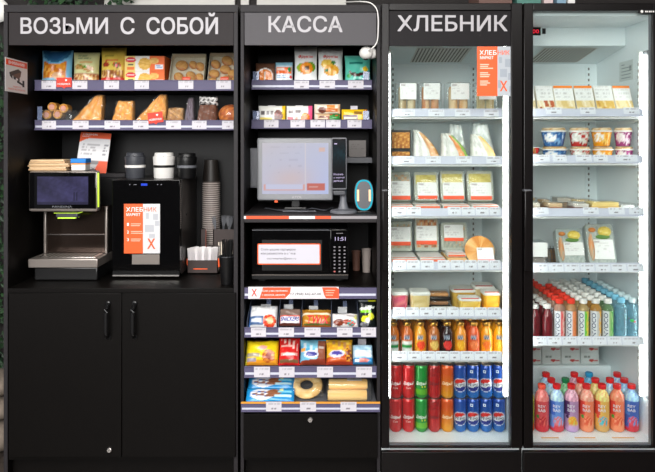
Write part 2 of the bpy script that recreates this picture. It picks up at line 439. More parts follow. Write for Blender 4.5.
    # cartons standing on the fridge tops, only their lowest edge shows
    for a, b, col, lab in ((479, 512, (96, 68, 60), 'brown carton lying on top of the first fridge'), (517, 541, (70, 118, 108), 'green carton lying on top of the second fridge'),
                           (544, 553, (196, 176, 176), 'narrow pinkish carton on the second fridge beside the green one'), (557, 566, (120, 150, 170), 'narrow bluish carton standing on the second fridge'), (568, 575, (214, 212, 210), 'narrow white carton standing on the second fridge beside the bluish one')):
        Y = .12; mb = MB(); carton(mb, X(b, Y) - X(a, Y), .12, .2, paint(col, ('l', .1, .9, .5, .8, 3, tuple(int(x * .6) for x in col))), col)
        put(mb, 'carton', lab, 'carton', (a + b) / 2, Y, 2.0)
    for (x, y, sx, sy) in ((-1.5, -2.55, 1.2, .7), (.0, -2.55, 1.2, .7), (1.5, -2.55, 1.2, .7), (-.8, -3.7, 1.4, .6), (.9, -3.7, 1.4, .6)):
        l = bpy.data.lights.new('ceiling_panel_light', 'AREA'); l.shape = 'RECTANGLE'; l.size = sx; l.size_y = sy; l.energy = LAMP_W; l.color = (1, .965, .93)
        o = bpy.data.objects.new('ceiling_panel_light', l); COL.objects.link(o); o.location = (x, y, 2.88)
LAMP_W = 36
FRONT_FILL_W = 215

# ================================================================ shared cabinet bits
YB = .53           # inner back of the cabinets
TAGS = []
def price_rail(parent, x0, x1, y, z0, z1, mat='rail', stripe=True):
    mb = MB(); h = z1 - z0
    mb.box(x0, x1, y, y + .004, z0, z1, mat, r=.0012)
    mb.box(x0, x1, y - .004, y, z0, z0 + h * .12, mat, r=.001)
    mb.box(x0, x1, y - .003, y, z1 - h * .1, z1, mat, r=.001)
    if stripe: mb.box(x0 + .004, x1 - .004, y - .0012, y + .001, z0 + h * .26, z0 + h * .46, 'rail_light')
    return mb.build('price_rail', parent)
def price_tag(px0, px1, py0, py1, Y, about, tilt=0., tint=(208, 205, 212), name='price_tag', cat='price tag', label=None, mat='paper', group=None):
    w, h = (px1 - px0) * S(Y), (py1 - py0) * S(Y)
    k = len(TAGS)
    def pt(u, v):
        if .74 < v < .88 and .08 < u < .92 and hsh(int(u * 16), k, 3) > .3: return (176, 173, 181)
        if .18 < v < .34 and .34 < u < .68 and hsh(int(u * 16), k, 1) > .3: return (128, 124, 132)
        return tint
    mb = MB(); mb.box(-w / 2, w / 2, .0003, .0009, 0, h, mat, tint)
    mb.sheet(lambda u, v: (-w / 2 + w * u, 0, h * v), 16, 12, mat, pt, smooth=False)
    if tilt: mb.xform(lean(tilt))
    o = mb.build(name, None, (X((px0 + px1) / 2, Y), Y, Z(py1, Y)))
    TAGS.append(o)
    return tag(o, label or ('white price tag on the rail below the ' + about), cat, group)
def news_tag(px0, px1, py0, py1, Y, label, rot=0.):
    w, h = (px1 - px0) * S(Y), (py1 - py0) * S(Y)
    r = thing('shelf_talker', label, 'shelf sign', (X((px0 + px1) / 2, Y), Y, Z(py1, Y)))
    T = Matrix.Rotation(rot, 4, 'Y')
    pts = [(-w / 2, h * .14), (-w * .12, h * .14), (0, 0), (w * .12, h * .14), (w / 2, h * .14), (w / 2, h), (-w / 2, h)]
    MB().prism(pts, 0, .0015, 'paper', (238, 56, 34), T=T).build('card', r)
    t = MB().text('НОВИНКА', w * .84, h * .16, flat(0, -.0008, h * .42), 'paper', (255, 255, 255), .01)
    t.prism([(x * h * .2 + w * .14, z * h * .2 + h * .76) for x, z in ((0, -.5), (.5, .1), (.3, .45), (0, .25), (-.3, .45), (-.5, .1))], -.0009, -.0004, 'paper', (255, 255, 255))
    t.xform(T).build('lettering', r)
def lock(parent, x, y, z):
    mb = MB(); T = Matrix.Translation((x, y, z)) @ Matrix.Rotation(PI / 2, 4, 'X')
    mb.lathe([(0, -.002), (.011, -.002), (.011, .006), (.008, .009), (0, .009)], 'chrome', T=T)
    mb.box(x - .0012, x + .0012, y - .0105, y - .0085, z - .005, z + .005, 'slot')
    return mb.build('lock', parent)
def cabinet_door(parent, x0, x1, z0, z1, hx, locked):
    d = MB().box(x0, x1, -.018, 0, z0, z1, 'laminate', r=.0015).build('door', parent)
    mb = MB(); za, zb = Z(338, -.03), Z(304, -.03); path = []
    for i in range(15):
        t = i / 14; path.append((hx, -.018 - .03 * min(1, math.sin(PI * t) * 2.2), za + (zb - za) * t))
    mb.tube(path, .0085, 'black_plastic', seg=10)
    for z in (za, zb): mb.ball((hx, -.02, z), .012, .006, .012, 'black_plastic')
    mb.build('handle', d)
    if locked: lock(d, X(109.5, -.02), -.018, Z(450, -.02))
def shell(r, xo0, xo1, th, film='header'):
    """tall open cabinet: sides, top, back, sign panel, plinth"""
    MB().box(xo0, xo0 + th, 0, YB + .02, 0, 1.967, 'laminate', r=.001).build('side_panel', r)
    MB().box(xo1 - th, xo1, 0, YB + .02, 0, 1.967, 'laminate', r=.001).build('side_panel', r)
    MB().box(xo0, xo1, -.001, YB + .02, 1.9675, 1.998, 'laminate_edge', r=.001).build('top_panel', r)
    MB().box(xo0 + th, xo1 - th, YB, YB + .02, .06, 1.966, 'back_black').build('back_panel', r)
    for x in (xo0, xo1 - th):
        MB().box(x + .0005, x + th - .0005, -.0025, 0, 0.001, 1.966, 'laminate_edge', r=.001).build('edge_strip', r)
    h = MB().box(xo0 + th + .001, xo1 - th - .001, .004, .02, 1.829, 1.966, film, r=.001).build('header_panel', r)
    MB().box(xo0 + th, xo1 - th, .04, .055, .0, .085, 'laminate').build('plinth', r)
    return h
def header_text(h, s, px0, px1, py0, py1, y):
    Y = y; w, hh = (px1 - px0) * S(Y), (py1 - py0) * S(Y)
    MB().text(s, w, hh, flat(X((px0 + px1) / 2, Y), Y, Z((py0 + py1) / 2, Y)), 'sign_white', bold=.022).build('lettering', h)

# ================================================================ left cabinet: take-away counter
XL0, XL1, TH = -1.36, -.376, .018
LX0, LX1 = XL0 + TH, XL1 - TH
YS = .23           # front of the upper shelves
def takeaway():
    r = thing('takeaway_cabinet', 'wide black cabinet with coffee machine niche, two doors and bakery shelves', 'cabinet', (0, 0, 0))
    h = shell(r, XL0, XL1, TH)
    for wd, a, b, t in (('ВОЗЬМИ', 20.5, 108, 17.3), ('С', 120.5, 134.5, 17.0), ('СОБОЙ', 146.5, 218, 12.6)): header_text(h, wd, a, b, t, 34.3 if wd != 'ВОЗЬМИ' else 34, .0032)
    for py0, py1 in ((80, 90.5), (120, 130)):
        z1, z0 = Z(py0, YS), Z(py1, YS)
        s = MB().box(LX0 + .0008, LX1 - .0008, YS + .005, YB - .001, z0, z0 + .02, 'laminate', r=.001).build('shelf', r)
        price_rail(s, LX0 + .003, LX1 - .003, YS, z0 - .001, z1, stripe=py0 > 100)
        if py0 > 100:
            MB().box(LX0 + .012, LX0 + .034, YS + .006, YS + .009, z1, z1 + .062, 'divider', r=.001).build('end_stop', s)
    c = MB().box(LX0 + .0005, LX1 - .0005, -.004, YB - .001, .786, .808, 'laminate', r=.002).build('counter_top', r)
    MB().box(LX0 + .0005, LX1 - .0005, .004, YB, .085, .105, 'laminate').build('bottom_panel', r)
    MB().box((LX0 + LX1) / 2 - .01, (LX0 + LX1) / 2 + .008, .02, YB, .105, .786, 'laminate').build('centre_panel', r)
    zt, zb = Z(293.5, -.02), Z(457.5, -.02)
    xm = X(121.7, -.018)
    cabinet_door(r, X(8.5, -.018), xm - .0015, zb, zt, X(107, -.035), True)
    cabinet_door(r, xm + .0015, X(235.5, -.018), zb, zt, X(133.5, -.035), False)
    # warning sign on the inner side wall
    g = thing('camera_warning_sign', 'white warning sign with a camera drawing and orange heading inside the cabinet', 'sign', (LX0 + .003, -.03, Z(91, -.03)))
    T = Matrix.Rotation(PI / 2, 4, 'Z')
    w, hh = .19, .142
    Tg = Matrix.Rotation(PI / 2, 4, 'Z')
    mb = MB(); mb.box(0, w, -.0012, 0, 0, hh, 'paper', (226, 222, 220), r=.0005, T=Tg); mb.build('plate', g)
    mb = MB(); mb.box(w * .03, w * .97, -.0018, -.0012, hh * .79, hh * .96, 'paper', (240, 78, 40), T=Tg)
    mb.text('ВНИМАНИЕ!', w * .74, hh * .1, lambda x, z: Tg @ Vector((w / 2 + x, -.0022, hh * .875 + z)), 'paper', (255, 255, 255), .01)
    mb.text('ВЕДЕТСЯ', w * .34, hh * .045, lambda x, z: Tg @ Vector((w / 2 + x, -.0022, hh * .17 + z)), 'paper', (230, 90, 60))
    mb.text('ВИДЕОНАБЛЮДЕНИЕ', w * .78, hh * .05, lambda x, z: Tg @ Vector((w / 2 + x, -.0022, hh * .09 + z)), 'paper', (230, 90, 60))
    def pr(pts, c, e=.0022): mb.prism([(w * a, hh * b) for a, b in pts], -e, -.0012, 'paper', c, T=Tg)
    pr(((.17, .58), (.56, .72), (.7, .66), (.3, .5)), (70, 66, 66)); pr(((.3, .5), (.7, .66), (.66, .5), (.56, .42)), (112, 84, 76), .0021)
    pr(((.17, .58), (.3, .5), (.3, .4), (.2, .47)), (58, 58, 60)); pr(((.34, .48), (.46, .46), (.44, .38), (.36, .4)), (60, 60, 64))
    pr(((.56, .44), (.62, .46), (.62, .36), (.56, .34)), (50, 50, 54)); pr(((.5, .38), (.76, .3), (.76, .24), (.52, .31)), (50, 50, 54)); pr(((.76, .4), (.84, .4), (.84, .2), (.76, .2)), (44, 44, 48))
    mb.build('printed_picture', g)

# ================================================================ middle cabinet: checkout
XK0, XK1, TK = -.365, .2215, .0145
KX0, KX1 = XK0 + TK, XK1 - TK
TIER = {}
def checkout():
    r = thing('checkout_cabinet', 'narrow black cabinet with the self-checkout, microwave and snack shelves', 'cabinet', (0, 0, 0))
    h = shell(r, XK0, XK1, TK, 'header_lit')
    header_text(h, 'КАССА', 268.5, 342.5, 15.8, 32.4, .0032)
    for py0, py1, st in ((80, 89.5, True), (119.5, 128.5, False)):
        z1, z0 = Z(py0, YS), Z(py1, YS)
        s = MB().box(KX0 + .0008, KX1 - .0008, YS + .005, YB - .001, z0, z0 + .02, 'laminate', r=.001).build('shelf', r)
        price_rail(s, KX0 + .003, KX1 - .003, YS, z0 - .001, z1, stripe=st)
        for x in (KX0 + .008, KX1 - .045):
            MB().box(x, x + .03, YS + .006, YS + .009, z1, z1 + .04, 'divider', r=.001).build('end_stop', s)
    # checkout shelf
    z = Z(214.5, 0)
    s = MB().box(KX0 + .0005, KX1 - .0005, 0, YB - .001, Z(222.5, 0), z, 'laminate_edge', r=.001).build('counter_shelf', r)
    mb = MB(); za, zb = Z(218.9, -.0006), Z(216, -.0006)
    for a, b, c in ((243.6, 246, (226, 222, 224)), (246, 289, (238, 84, 40)), (289, 315, (226, 222, 224)), (315, 331, (238, 84, 40)), (331, 377, (150, 146, 150))):
        mb.box(X(a, 0), X(b, 0), -.0008, 0, za, zb, 'paper', c)
    mb.build('edge_stripe', s)
    MB().box(X(343, .26), KX1 - .0005, .26, YB - .001, Z(163, .26), Z(157.5, .26), 'dark_grey', r=.001).build('small_shelf', r)
    MB().box(X(343, .26), X(343, .26) + .014, .27, YB - .001, z, Z(163, .26), 'laminate').build('shelf_support', r)
    # microwave shelf with the phone strip
    zm = .8125
    s = MB().box(KX0 + .0005, KX1 - .0005, .012, YB - .001, Z(299, 0) + .012, zm, 'laminate', r=.001).build('microwave_shelf', r)
    price_rail(s, X(243.6, 0), X(376.8, 0), .006, Z(299, 0), Z(288, 0), 'rail')
    g = thing('contact_strip', 'white and orange help strip with a phone number below the microwave', 'sign', (X(293.5, 0), -.0004, Z(298.8, 0)))
    w, hh = (339 - 248.5) * S(0), (298.8 - 286.8) * S(0)
    def px(p): return (p - 293.5) * S(0)
    MB().box(-w / 2, w / 2, 0, .0015, 0, hh, 'paper', (226, 223, 226)).build('strip', g)
    mb = MB(); mb.prism([(px(259.5), .002), (px(285), .002), (px(290), hh * .45), (px(291), hh - .002), (px(263), hh - .002)], -.0004, 0, 'paper', (240, 84, 44))
    mb.prism([(px(324), hh * .35), (px(326), .002), (px(339), .002), (px(339), hh - .009), (px(336), hh - .002), (px(322), hh - .002)], -.0004, 0, 'paper', (240, 84, 44))
    mb.text('X', px(257) - px(251.5), hh * .62, flat(px(254.2), -.0006, hh * .52), 'paper', (226, 66, 50), .02)
    mb.text('Если у вас проблемы', px(287) - px(262), hh * .2, flat(px(275), -.0008, hh * .66), 'paper', (255, 240, 235), .008)
    mb.text('с оплатой, звоните', px(285) - px(262), hh * .2, flat(px(273.5), -.0008, hh * .33), 'paper', (255, 240, 235), .008)
    mb.text('+7 (958) 642-67-00', px(321) - px(290), hh * .26, flat(px(305.5), -.0008, hh * .38), 'paper', (60, 56, 60), .006)
    for k in range(3): mb.box(px(325.5), px(335 - k), -.0006, -.0004, hh * (.68 - .2 * k), hh * (.74 - .2 * k), 'paper', (255, 190, 165))
    mb.build('lettering', g)
    # snack tiers
    for key, y, py0, py1, xa, xb, deep in (('a', .0, 327.3, 337.3, KX0 + .001, KX1 - .001, .4), ('b', -.004, 366.2, 377.6, KX0 + .001, KX1 - .001, .42), ('c', -.03, 402.8, 411.8, XK0 + .006, XK1 - .003, .45)):
        z1, z0 = Z(py0, y), Z(py1, y)
        zs = z1 - .016
        s = MB().box(KX0 + .001, KX1 - .001, y + .0055 if key != 'c' else .004, YB - .002, zs - .012, zs, 'mid_grey', r=.001)
        if key == 'c': s.box(xa, xb, y + .0055, .004, zs - .012, zs, 'mid_grey')
        s = s.build('shelf', r); TIER[key] = zs
        price_rail(s, xa, xb, y, z0, z1, 'rail', True)
        if key == 'c':
            MB().box(xa, xb, y - .004, y + .004, z1 - .002, z1 + .0035, 'paper', (232, 160, 60)).build('yellow_edge', s)
            MB().box(X(244.5, .05), X(284, .05), .078, .2, zs, zs + .0255, 'black_plastic', r=.002).build('riser', s)
        for p in {'a': (247.5, 278.5, 301.5, 331.5, 358.5), 'b': (), 'c': ()}[key]:
            x = X(p, .03)
            MB().prism([(.02, zs), (.36, zs), (.36, zs + .11), (.2, zs + .115), (.02, zs + .035)], x - .001, x + .001, 'divider', T=Matrix(((0, 1, 0, 0), (1, 0, 0, 0), (0, 0, 1, 0), (0, 0, 0, 1)))).build('divider', s)
    # drawer and bottom
    d = MB().box(X(243.4, -.018), X(377.6, -.018), -.018, 0, Z(458, -.018), Z(414, -.018), 'laminate', r=.0015).build('drawer', r)
    lock(d, X(310.3, -.02), -.018, Z(419.8, -.02))
    MB().box(KX0, KX1, .002, YB, .085, .1, 'laminate').build('bottom_panel', r)

# ================================================================ glass-door fridges
HUMP = Z(364, .45)
FB = .6            # inner back
SHELF_PY = {}
def zbar(py): return Z(py, .11)
def fridge(xo0, xo1, xi0, xi1, gx0, gx1, gz1, shelves, label, signed):
    r = thing('display_fridge', label, 'fridge', (0, 0, 0))
    zi0, zi1 = .137, 1.955
    MB().box(xo0, xi0, .012, FB + .06, .02, 2.0, 'liner').box(xo0, xo0 + .004, .0115, FB + .06, .02, 2.0, 'fridge_black').build('side_wall', r)
    MB().box(xi1, xo1, .012, FB + .06, .02, 2.0, 'liner').box(xo1 - .004, xo1, .0115, FB + .06, .02, 2.0, 'fridge_black').build('side_wall', r)
    MB().box(xi0, xi1, FB, FB + .06, .02, 2.0, 'liner').build('back_wall', r)
    MB().box(xi0, xi1, .012, FB, zi1, 2.0, 'liner').build('ceiling_liner', r)
    MB().box(xi0, xi1, .012, FB, .09, zi0, 'liner').build('floor_liner', r)
    MB().box(xi0, xi1, .43, FB, zi0, HUMP, 'liner', r=.01).build('compressor_hump', r)
    MB().box(xo0 + .002, xo1 - .002, -.02, .0, .02, Z(452, -.02), 'fridge_black', r=.003).box(xo0 + .01, xo1 - .01, 0, .5, .02, .09, 'fridge_black').build('base_panel', r)
    for x in (xo0 + .05, xo1 - .05):
        MB().lathe([(0, 0), (.02, 0), (.018, .02), (0, .02)], 'black_plastic', o=(x, .05, 0)).build('foot', r)
    # evaporator housing with its vent
    e1 = xi1 - .003; y0 = .285
    zf1, zf0, zb0 = 1.9545, 1.87, 1.823
    T = Matrix(((0, 1, 0, 0), (1, 0, 0, 0), (0, 0, 1, 0), (0, 0, 0, 1)))
    ev = MB().prism([(y0, zf0), (y0, zf1), (FB - .001, zf1), (FB - .001, zb0)], xi0 + .001, e1, 'liner', T=T).build('evaporator', r)
    gm = MB(); sl = (zb0 - zf0) / (FB - y0)
    ga, gb, yy0, yy1 = xi0 + .165, xi1 - .117, y0 + .025, FB - .04
    def under(x, y): return (x, y, zf0 + sl * (y - y0) - .003)
    gm.add([under(ga, yy0), under(gb, yy0), under(gb, yy1), under(ga, yy1)], [(0, 1, 2, 3)], 'grille')
    k = 0; x = ga + .008
    while x < gb - .012:
        gm.add([tuple(Vector(under(a, b)) - Vector((0, 0, .001))) for a, b in ((x, yy0 + .008), (x + .0075, yy0 + .008), (x + .0075, yy1 - .008), (x, yy1 - .008))], [(0, 1, 2, 3)], 'slot')
        x += .0165
    gm.build('vent_grille', ev)
    if not signed:
        d = MB().box(X(528, y0), X(540.5, y0), y0 - .003, y0, Z(35.5, y0), Z(27.5, y0), 'black_glass', r=.001).build('display', r)
        MB().text('00', .03, .018, flat(X(535.5, y0), y0 - .0036, Z(31.5, y0)), 'red_led', bold=.01).build('digit_light', d)
        MB().box(X(542, y0), X(545.5, y0), y0 - .004, y0, Z(34, y0), Z(28.5, y0), 'black_plastic', r=.001).build('switch', r)
        Yw = .22; mb = MB(); mb.box(xi1 - .0008, xi1, Yw, Yw + .13, Z(80, .25), Z(60, .25), 'paper', (204, 212, 210))
        for i in range(5): mb.box(xi1 - .0012, xi1 - .0008, Yw + .02 + (0 if i else .06), Yw + .11, Z(64 + 3.4 * i, .25), Z(63 + 3.4 * i, .25), 'paper', (150, 158, 158))
        for i in range(6): mb.box(xi1 - .0012, xi1 - .0008, Yw + .012, Yw + .034, Z(66 + .9 * i, .25), Z(65.5 + .9 * i, .25), 'paper', (110, 118, 118))
        mb.build('rating_label', r)
    # slotted shelf standards
    def standard(x, y, ax, z1):
        mb = MB()
        if ax == 'x': mb.box(x - .013, x + .013, y - .008, y, .42, z1, 'liner')
        else: mb.box(x, x + .0025, y - .013, y + .013, .42, z1, 'liner')
        z = .45
        while z < z1 - .02:
            if ax == 'x': mb.box(x - .004, x + .004, y - .0084, y - .0079, z, z + .013, 'slot')
            else: mb.box(x - .0004, x + .0001, y - .004, y + .004, z, z + .013, 'slot')
            z += .0285
        return mb.build('shelf_standard', r)
    standard(xi0 + .082, FB, 'x', 1.81); standard(xi1 - .045, FB, 'x', 1.81)
    standard(xi1 - .0025, .168, 'y', 1.80)
    # LED tubes at the front corners
    for xa, ya in ((xi0 + .004, .075), (xi1 - (.027 if signed else .0235), .108)):
        l = MB().box(xa + .005, xa + (.0108 if signed else .0145), ya, ya + .012, Z(397, ya), Z(54, ya), 'led', r=.004).build('light_tube', r)
        sx = xa + (.0155 if signed else .0205) if xa > (xi0 + xi1) / 2 else xa - .0005
        MB().box(xa + .0005, xa + .016, ya + .0125, ya + .017, Z(400, .08), Z(50, .08), 'white_plastic', r=.002).box(sx, sx + .0015, .045, ya + .017, Z(400, .08), Z(50, .08), 'mid_grey').build('tube_holder', l)
    # wire shelves
    for py in shelves:
        zb = zbar(py); mb = MB()
        mb.box(xi0 + .022, xi1 - .03, .110, .118, zb - .004, zb + .005, 'wire_white', r=.002)
        mb.box(xi0 + .022, xi1 - .022, FB - .022, FB - .016, zb - .004, zb + .002, 'wire_white', r=.002)
        mb.box(xi0 + .022, xi1 - .022, .3, .306, zb - .004, zb + .002, 'wire_white', r=.002)
        n = 34
        for i in range(n + 1):
            x = xi0 + .024 + (xi1 - xi0 - .056) * i / n
            mb.tube([(x, FB - .018, zb + .0035), (x, .112, zb + .0035), (x, .1085, zb + .006), (x, .107, zb + .013)], .0016, 'wire_white', seg=5)
        s = mb.build('wire_shelf', r)
        for x in (xi0 + .01, xi1 - .014):
            MB().prism([(.13, zb - .005), (FB - .02, zb - .005), (FB - .02, zb - .022), (.19, zb - .022)], x, x + .004, 'wire_white', T=T).build('shelf_bracket', s)
        mb = MB(); T2 = Matrix.Translation((0, .1, zb + .006)) @ lean(14)
        xr = xi1 - (.034 if signed else .014)
        mb.box(xi0 + .012, xr, 0, .002, 0, .036, 'rail_light', T=T2).box(xi0 + .012, xr, -.003, 0, 0, .003, 'rail_light', T=T2).box(xi0 + .012, xr, -.002, 0, .034, .036, 'rail_light', T=T2)
        mb.build('price_rail', s)
        SHELF_PY[py] = zb + .0055
    # door
    zd0, zd1, yf, yb = Z(448.5, -.03), 1.999, -.03, .008
    gz0 = Z(446, -.02)
    a, b = xo0 + .001, xo1 - .002
    fr = MB()
    for (x0, x1, z0, z1) in ((a, gx0, zd0, zd1), (gx1, b, zd0, zd1), (gx0, gx1, gz1 if not signed else 1.968, zd1), (gx0, gx1, zd0, gz0)):
        fr.box(x0, x1, yf, yb, z0, z1, 'frame_black', r=.003)
    dr = fr.build('door', r)
    top = gz1 if not signed else 1.968
    gs = MB()
    for (x0, x1, z0, z1) in ((gx0 - .002, gx0 + .0015, gz0, top), (gx1 - .0015, gx1 + .002, gz0, top), (gx0, gx1, gz0 - .002, gz0 + .0035)):
        gs.box(x0, x1, -.012, .006, z0, z1, 'mid_grey')
    gs.build('gasket', dr)
    MB().box(gx0, gx1, -.02, -.015, gz0 + .0005, (gz1 if signed else top) - .0005, 'glass').build('glass_pane', dr)
    hx0, hx1, hz0, hz1 = (X(525, -.07), X(532.5, -.07), Z(271, -.07), Z(190.5, -.07)) if not signed else (X(382.5, -.07), X(388, -.07), Z(271, -.07), Z(190.5, -.07))
    hm = MB().box(hx0, hx1, -.068, -.05, hz0, hz1, 'frame_black', r=.004)
    for z in (hz0 + .02, hz1 - .03): hm.box(hx0 + .006, hx1 - .006, -.052, yf, z, z + .014, 'frame_black')
    hm.box(hx0, hx1, -.066, yf, hz1 - .006, hz1 + .002, 'mid_grey', r=.002)
    hm.build('handle', dr)
    if signed:
        h = MB().box(gx0, gx1, -.0235, -.012, gz1, 1.9675, 'header_dark', r=.001).build('header_panel', r)
        header_text(h, 'ХЛЕБНИК', 397.5, 507.5, 15.2, 31.2, -.0245)
        # promotional sticker on the glass
        st = MB(); Y = -.0204
        x0, xm, x1, z0, z1 = X(477, Y), X(497.5, Y), X(512, Y), Z(96, Y), Z(46.5, Y)
        x0 = X(477, Y)
        st.box(x0, xm, Y, Y + .0003, z0, z1, 'orange'); st.box(xm, x1, Y, Y + .0003, z0, z1, 'paper', (180, 186, 192))
        for i, j, k, l in ((499, 502, 57, 63), (505, 511, 59, 67), (500, 507, 69, 77), (508, 512, 73, 80), (498, 501, 80, 88), (509, 512, 86, 92)):
            st.box(X(i, Y), X(min(j, 511.8), Y), Y - .0002, Y, Z(l, Y), Z(k, Y), 'paper', (158, 166, 176))
        st = st.build('door_sticker', r)
        t = MB(); yy = Y - .0005
        t.text('ХЛЕБ', (496.5 - 479.5) * S(Y), 4.6 * S(Y), flat(X(488, Y), yy, Z(52.6, Y)), 'paper', (255, 255, 255), .012)
        t.text('НИК', (509.5 - 498) * S(Y), 4.6 * S(Y), flat(X(503.8, Y), yy, Z(52.6, Y)), 'orange', bold=.012)
        t.text('МАРКЕТ', (493.5 - 480) * S(Y), 3 * S(Y), flat(X(486.8, Y), yy, Z(57.6, Y)), 'paper', (255, 255, 255), .01)
        t.build('lettering', st); t = MB()
        t.text('X', 7.5 * S(Y), 10.5 * S(Y), flat(X(503.6, Y), yy, Z(86, Y)), 'orange', bold=.02).build('logo', st); t = MB()
        for k in range(9):
            g = k // 3
            t.box(X(480, Y), X(480 + (9, 8, 13, 8, 10, 9, 8, 10, 7)[k], Y), yy, yy + .0003, Z(65 + k * 1.9 + g * 2.6, Y), Z(64 + k * 1.9 + g * 2.6, Y), 'paper', (255, 205, 180))
        t.build('list_text', st)
    else:
        lg = MB(); lg.box(X(638, -.03), X(654, -.03), -.0306, -.03, Z(13.2, -.03), Z(9.8, -.03), 'black_plastic')
        lg.build('name_plate', r)
        t = MB(); t.lathe([(0, 0), (.006, 0), (.006, .0006), (0, .0006)], 'white_plastic', T=Matrix.Translation((X(641.8, -.03), -.0306, Z(11.5, -.03))) @ Matrix.Rotation(PI / 2, 4, 'X'))
        for i, w in enumerate((2, 1, 1.6, 1, 1.8)):
            t.box(X(645 + i * 1.9, -.03), X(645 + i * 1.9 + min(w, 1.5), -.03), -.0311, -.0306, Z(12.4, -.03), Z(10.8, -.03), 'white_plastic')
        t.build('logo', r)
    return r
CT = .8085         # counter height
# ================================================================ on the take-away counter
def coffee_machine():
    x0, x1 = X(28, .12), X(97.5, .12); w = x1 - x0; xc = (x0 + x1) / 2
    r = thing('coffee_machine', 'grey coffee machine with wide touch screen and lime light edges on the counter', 'coffee machine', (xc, .12, CT))
    zt0, zt1 = Z(268, .12) - CT, Z(259, .12) - CT
    hw = w / 2
    MB().box(-hw + .02, hw - .006, .015, .22, .0006, zt0, 'black_plastic', r=.006).build('base', r)
    tr = MB().box(-hw, hw, 0, .2, zt0 + .0004, zt1, 'grey_metal', r=.004).build('drip_tray', r)
    mb = MB(); mb.box(-hw + .03, hw - .02, .03, .13, zt1, zt1 + .002, 'chrome', r=.001)
    for i in range(12): mb.box(-hw + .04 + i * .0195, -hw + .05 + i * .0195, .036, .124, zt1 + .002, zt1 + .0026, 'slot')
    mb.build('drip_grate', tr)
    zh0, zh1 = Z(212, .12) - CT, Z(171, .12) - CT
    pl, pr_ = X(44, .25) - xc, X(107.5, .25) - xc
    MB().box(pl, pr_, .14, .2, zt1, zh0 + .012, 'mirror', r=.004).build('back_panel', r)
    for x in (pl, pr_ - .011):
        MB().box(x, x + .011, .125, .141, zt1 + .0006, zh0 + .01, 'grey_metal', r=.003).build('column', r)
    MB().box(pl + .012, pr_ - .012, .136, .1395, zt1 + .085, zt1 + .0885, 'chrome').build('cross_rod', r)
    MB().box(-hw + .01, hw - .08, .0455, .2, zh0 + .004, zh1 - .001, 'dark_grey', r=.004).build('rear_body', r)
    hd = MB(); hd.box(-hw, hw, 0, .045, zh0, zh1, 'grey_metal', r=.012); hd = hd.build('head', r)
    MB().box(-hw + .006, hw - .006, -.003, .004, zh0 + .014, zh1 - .006, 'black_glass', r=.0025).build('screen_glass', hd)
    def pic(u, v):
        n = .42 + .22 * math.sin(6 * u + 2 * v) * math.sin(5 * v + 3 * u + 1) + .2 * hsh(int(u * 13), int(v * 9), 2) + .12 * hsh(int(u * 27), int(v * 17), 4) - .1
        if v < .1: n *= .35
        if .7 < u < .8 and .15 < v < .45 and abs(u - .75) > .02: n = .1
        return (int(28 + 56 * n), int(26 + 54 * n), int(48 + 84 * n))
    y = -.0036; sx0, sx1, sz0, sz1 = X(37.5, .12) - xc, X(88.5, .12) - xc, Z(204.5, .12) - CT, Z(176.5, .12) - CT
    MB().sheet(lambda u, v: (sx0 + (sx1 - sx0) * u, y, sz0 + (sz1 - sz0) * v), 40, 26, 'screen', pic, smooth=False).build('screen_picture', hd)
    MB().text('PANDINA', .086, .0085, flat(-.001, y, zh0 + .0235), 'mid_grey', bold=.01).build('lettering', hd)
    MB().box(hw - .001, hw + .0035, .002, .014, zh0 + .02, zh1 - .008, 'lime', r=.003).build('light_edge', hd)
    sp = MB(); sp.box(-.055, .06, .02, .12, zh0 - .006, zh0 + .001, 'black_plastic', r=.003)
    for x in (-.035, .035):
        sp.lathe([(0, -.035), (.008, -.035), (.01, -.028), (.01, -.004), (0, -.004)], 'black_plastic', o=(x, .06, zh0))
    sp.box(-.05, .05, .04, .08, zh0 - .03, zh0 - .006, 'dark_grey', r=.006)
    sp = sp.build('spout', r)
    MB().box(-.056, .056, .036, .084, zh0 - .011, zh0 - .006, 'lime', r=.002).box(-.04, .04, .037, .083, zh0 - .034, zh0 - .029, 'lime', r=.002).build('light_ring', sp)
    zm = CT + zh1
    # on top of it
    labs = ('lowest of the folded kraft paper bags lying on the coffee machine', 'middle folded kraft paper bag lying on the coffee machine', 'topmost folded kraft paper bag lying on the coffee machine')
    z = zm
    for i, (a, b) in enumerate(((28, 66), (27, 69), (29, 64))):
        Y = .14 + .008 * i; mb = MB(); w = X(b, Y) - X(a, Y); hh = .0155
        mb.box(-w / 2, w / 2, 0, .09, 0, hh * .45, 'paper', (206, 172, 130), r=.002)
        mb.box(-w / 2 + .004, w / 2 - .016, .002, .088, hh * .46, hh * .96, 'paper', (222, 190, 148), r=.002)
        mb.box(w / 2 - .05, w / 2 - .004, .001, .086, hh * .5, hh, 'paper', (226, 196, 156), r=.002)
        mb.xform(Matrix.Rotation((.03, -.02, .05)[i], 4, 'Z')); put(mb, 'paper_bag', labs[i], 'paper bag', (a + b) / 2, Y, z, 'kraft bags on the coffee machine'); z += hh + .0008
    Y = .15; r = thing('tablet_box', 'small white box with blue lid and orange band on the coffee machine', 'box', (X(78, Y), Y, zm + .0008))
    w = (86 - 70.5) * S(Y)
    MB().box(-w / 2 + .003, w / 2 - .003, .003, .06, 0, .032, 'paper', (228, 222, 214), r=.002).box(-w / 2 + .002, w / 2 - .002, .002, .061, .026, .0319, 'paper', (236, 150, 70), r=.001).build('body', r)
    MB().box(-w / 2, w / 2, 0, .064, .0325, .053, 'paper', (30, 128, 214), r=.003).build('lid', r)
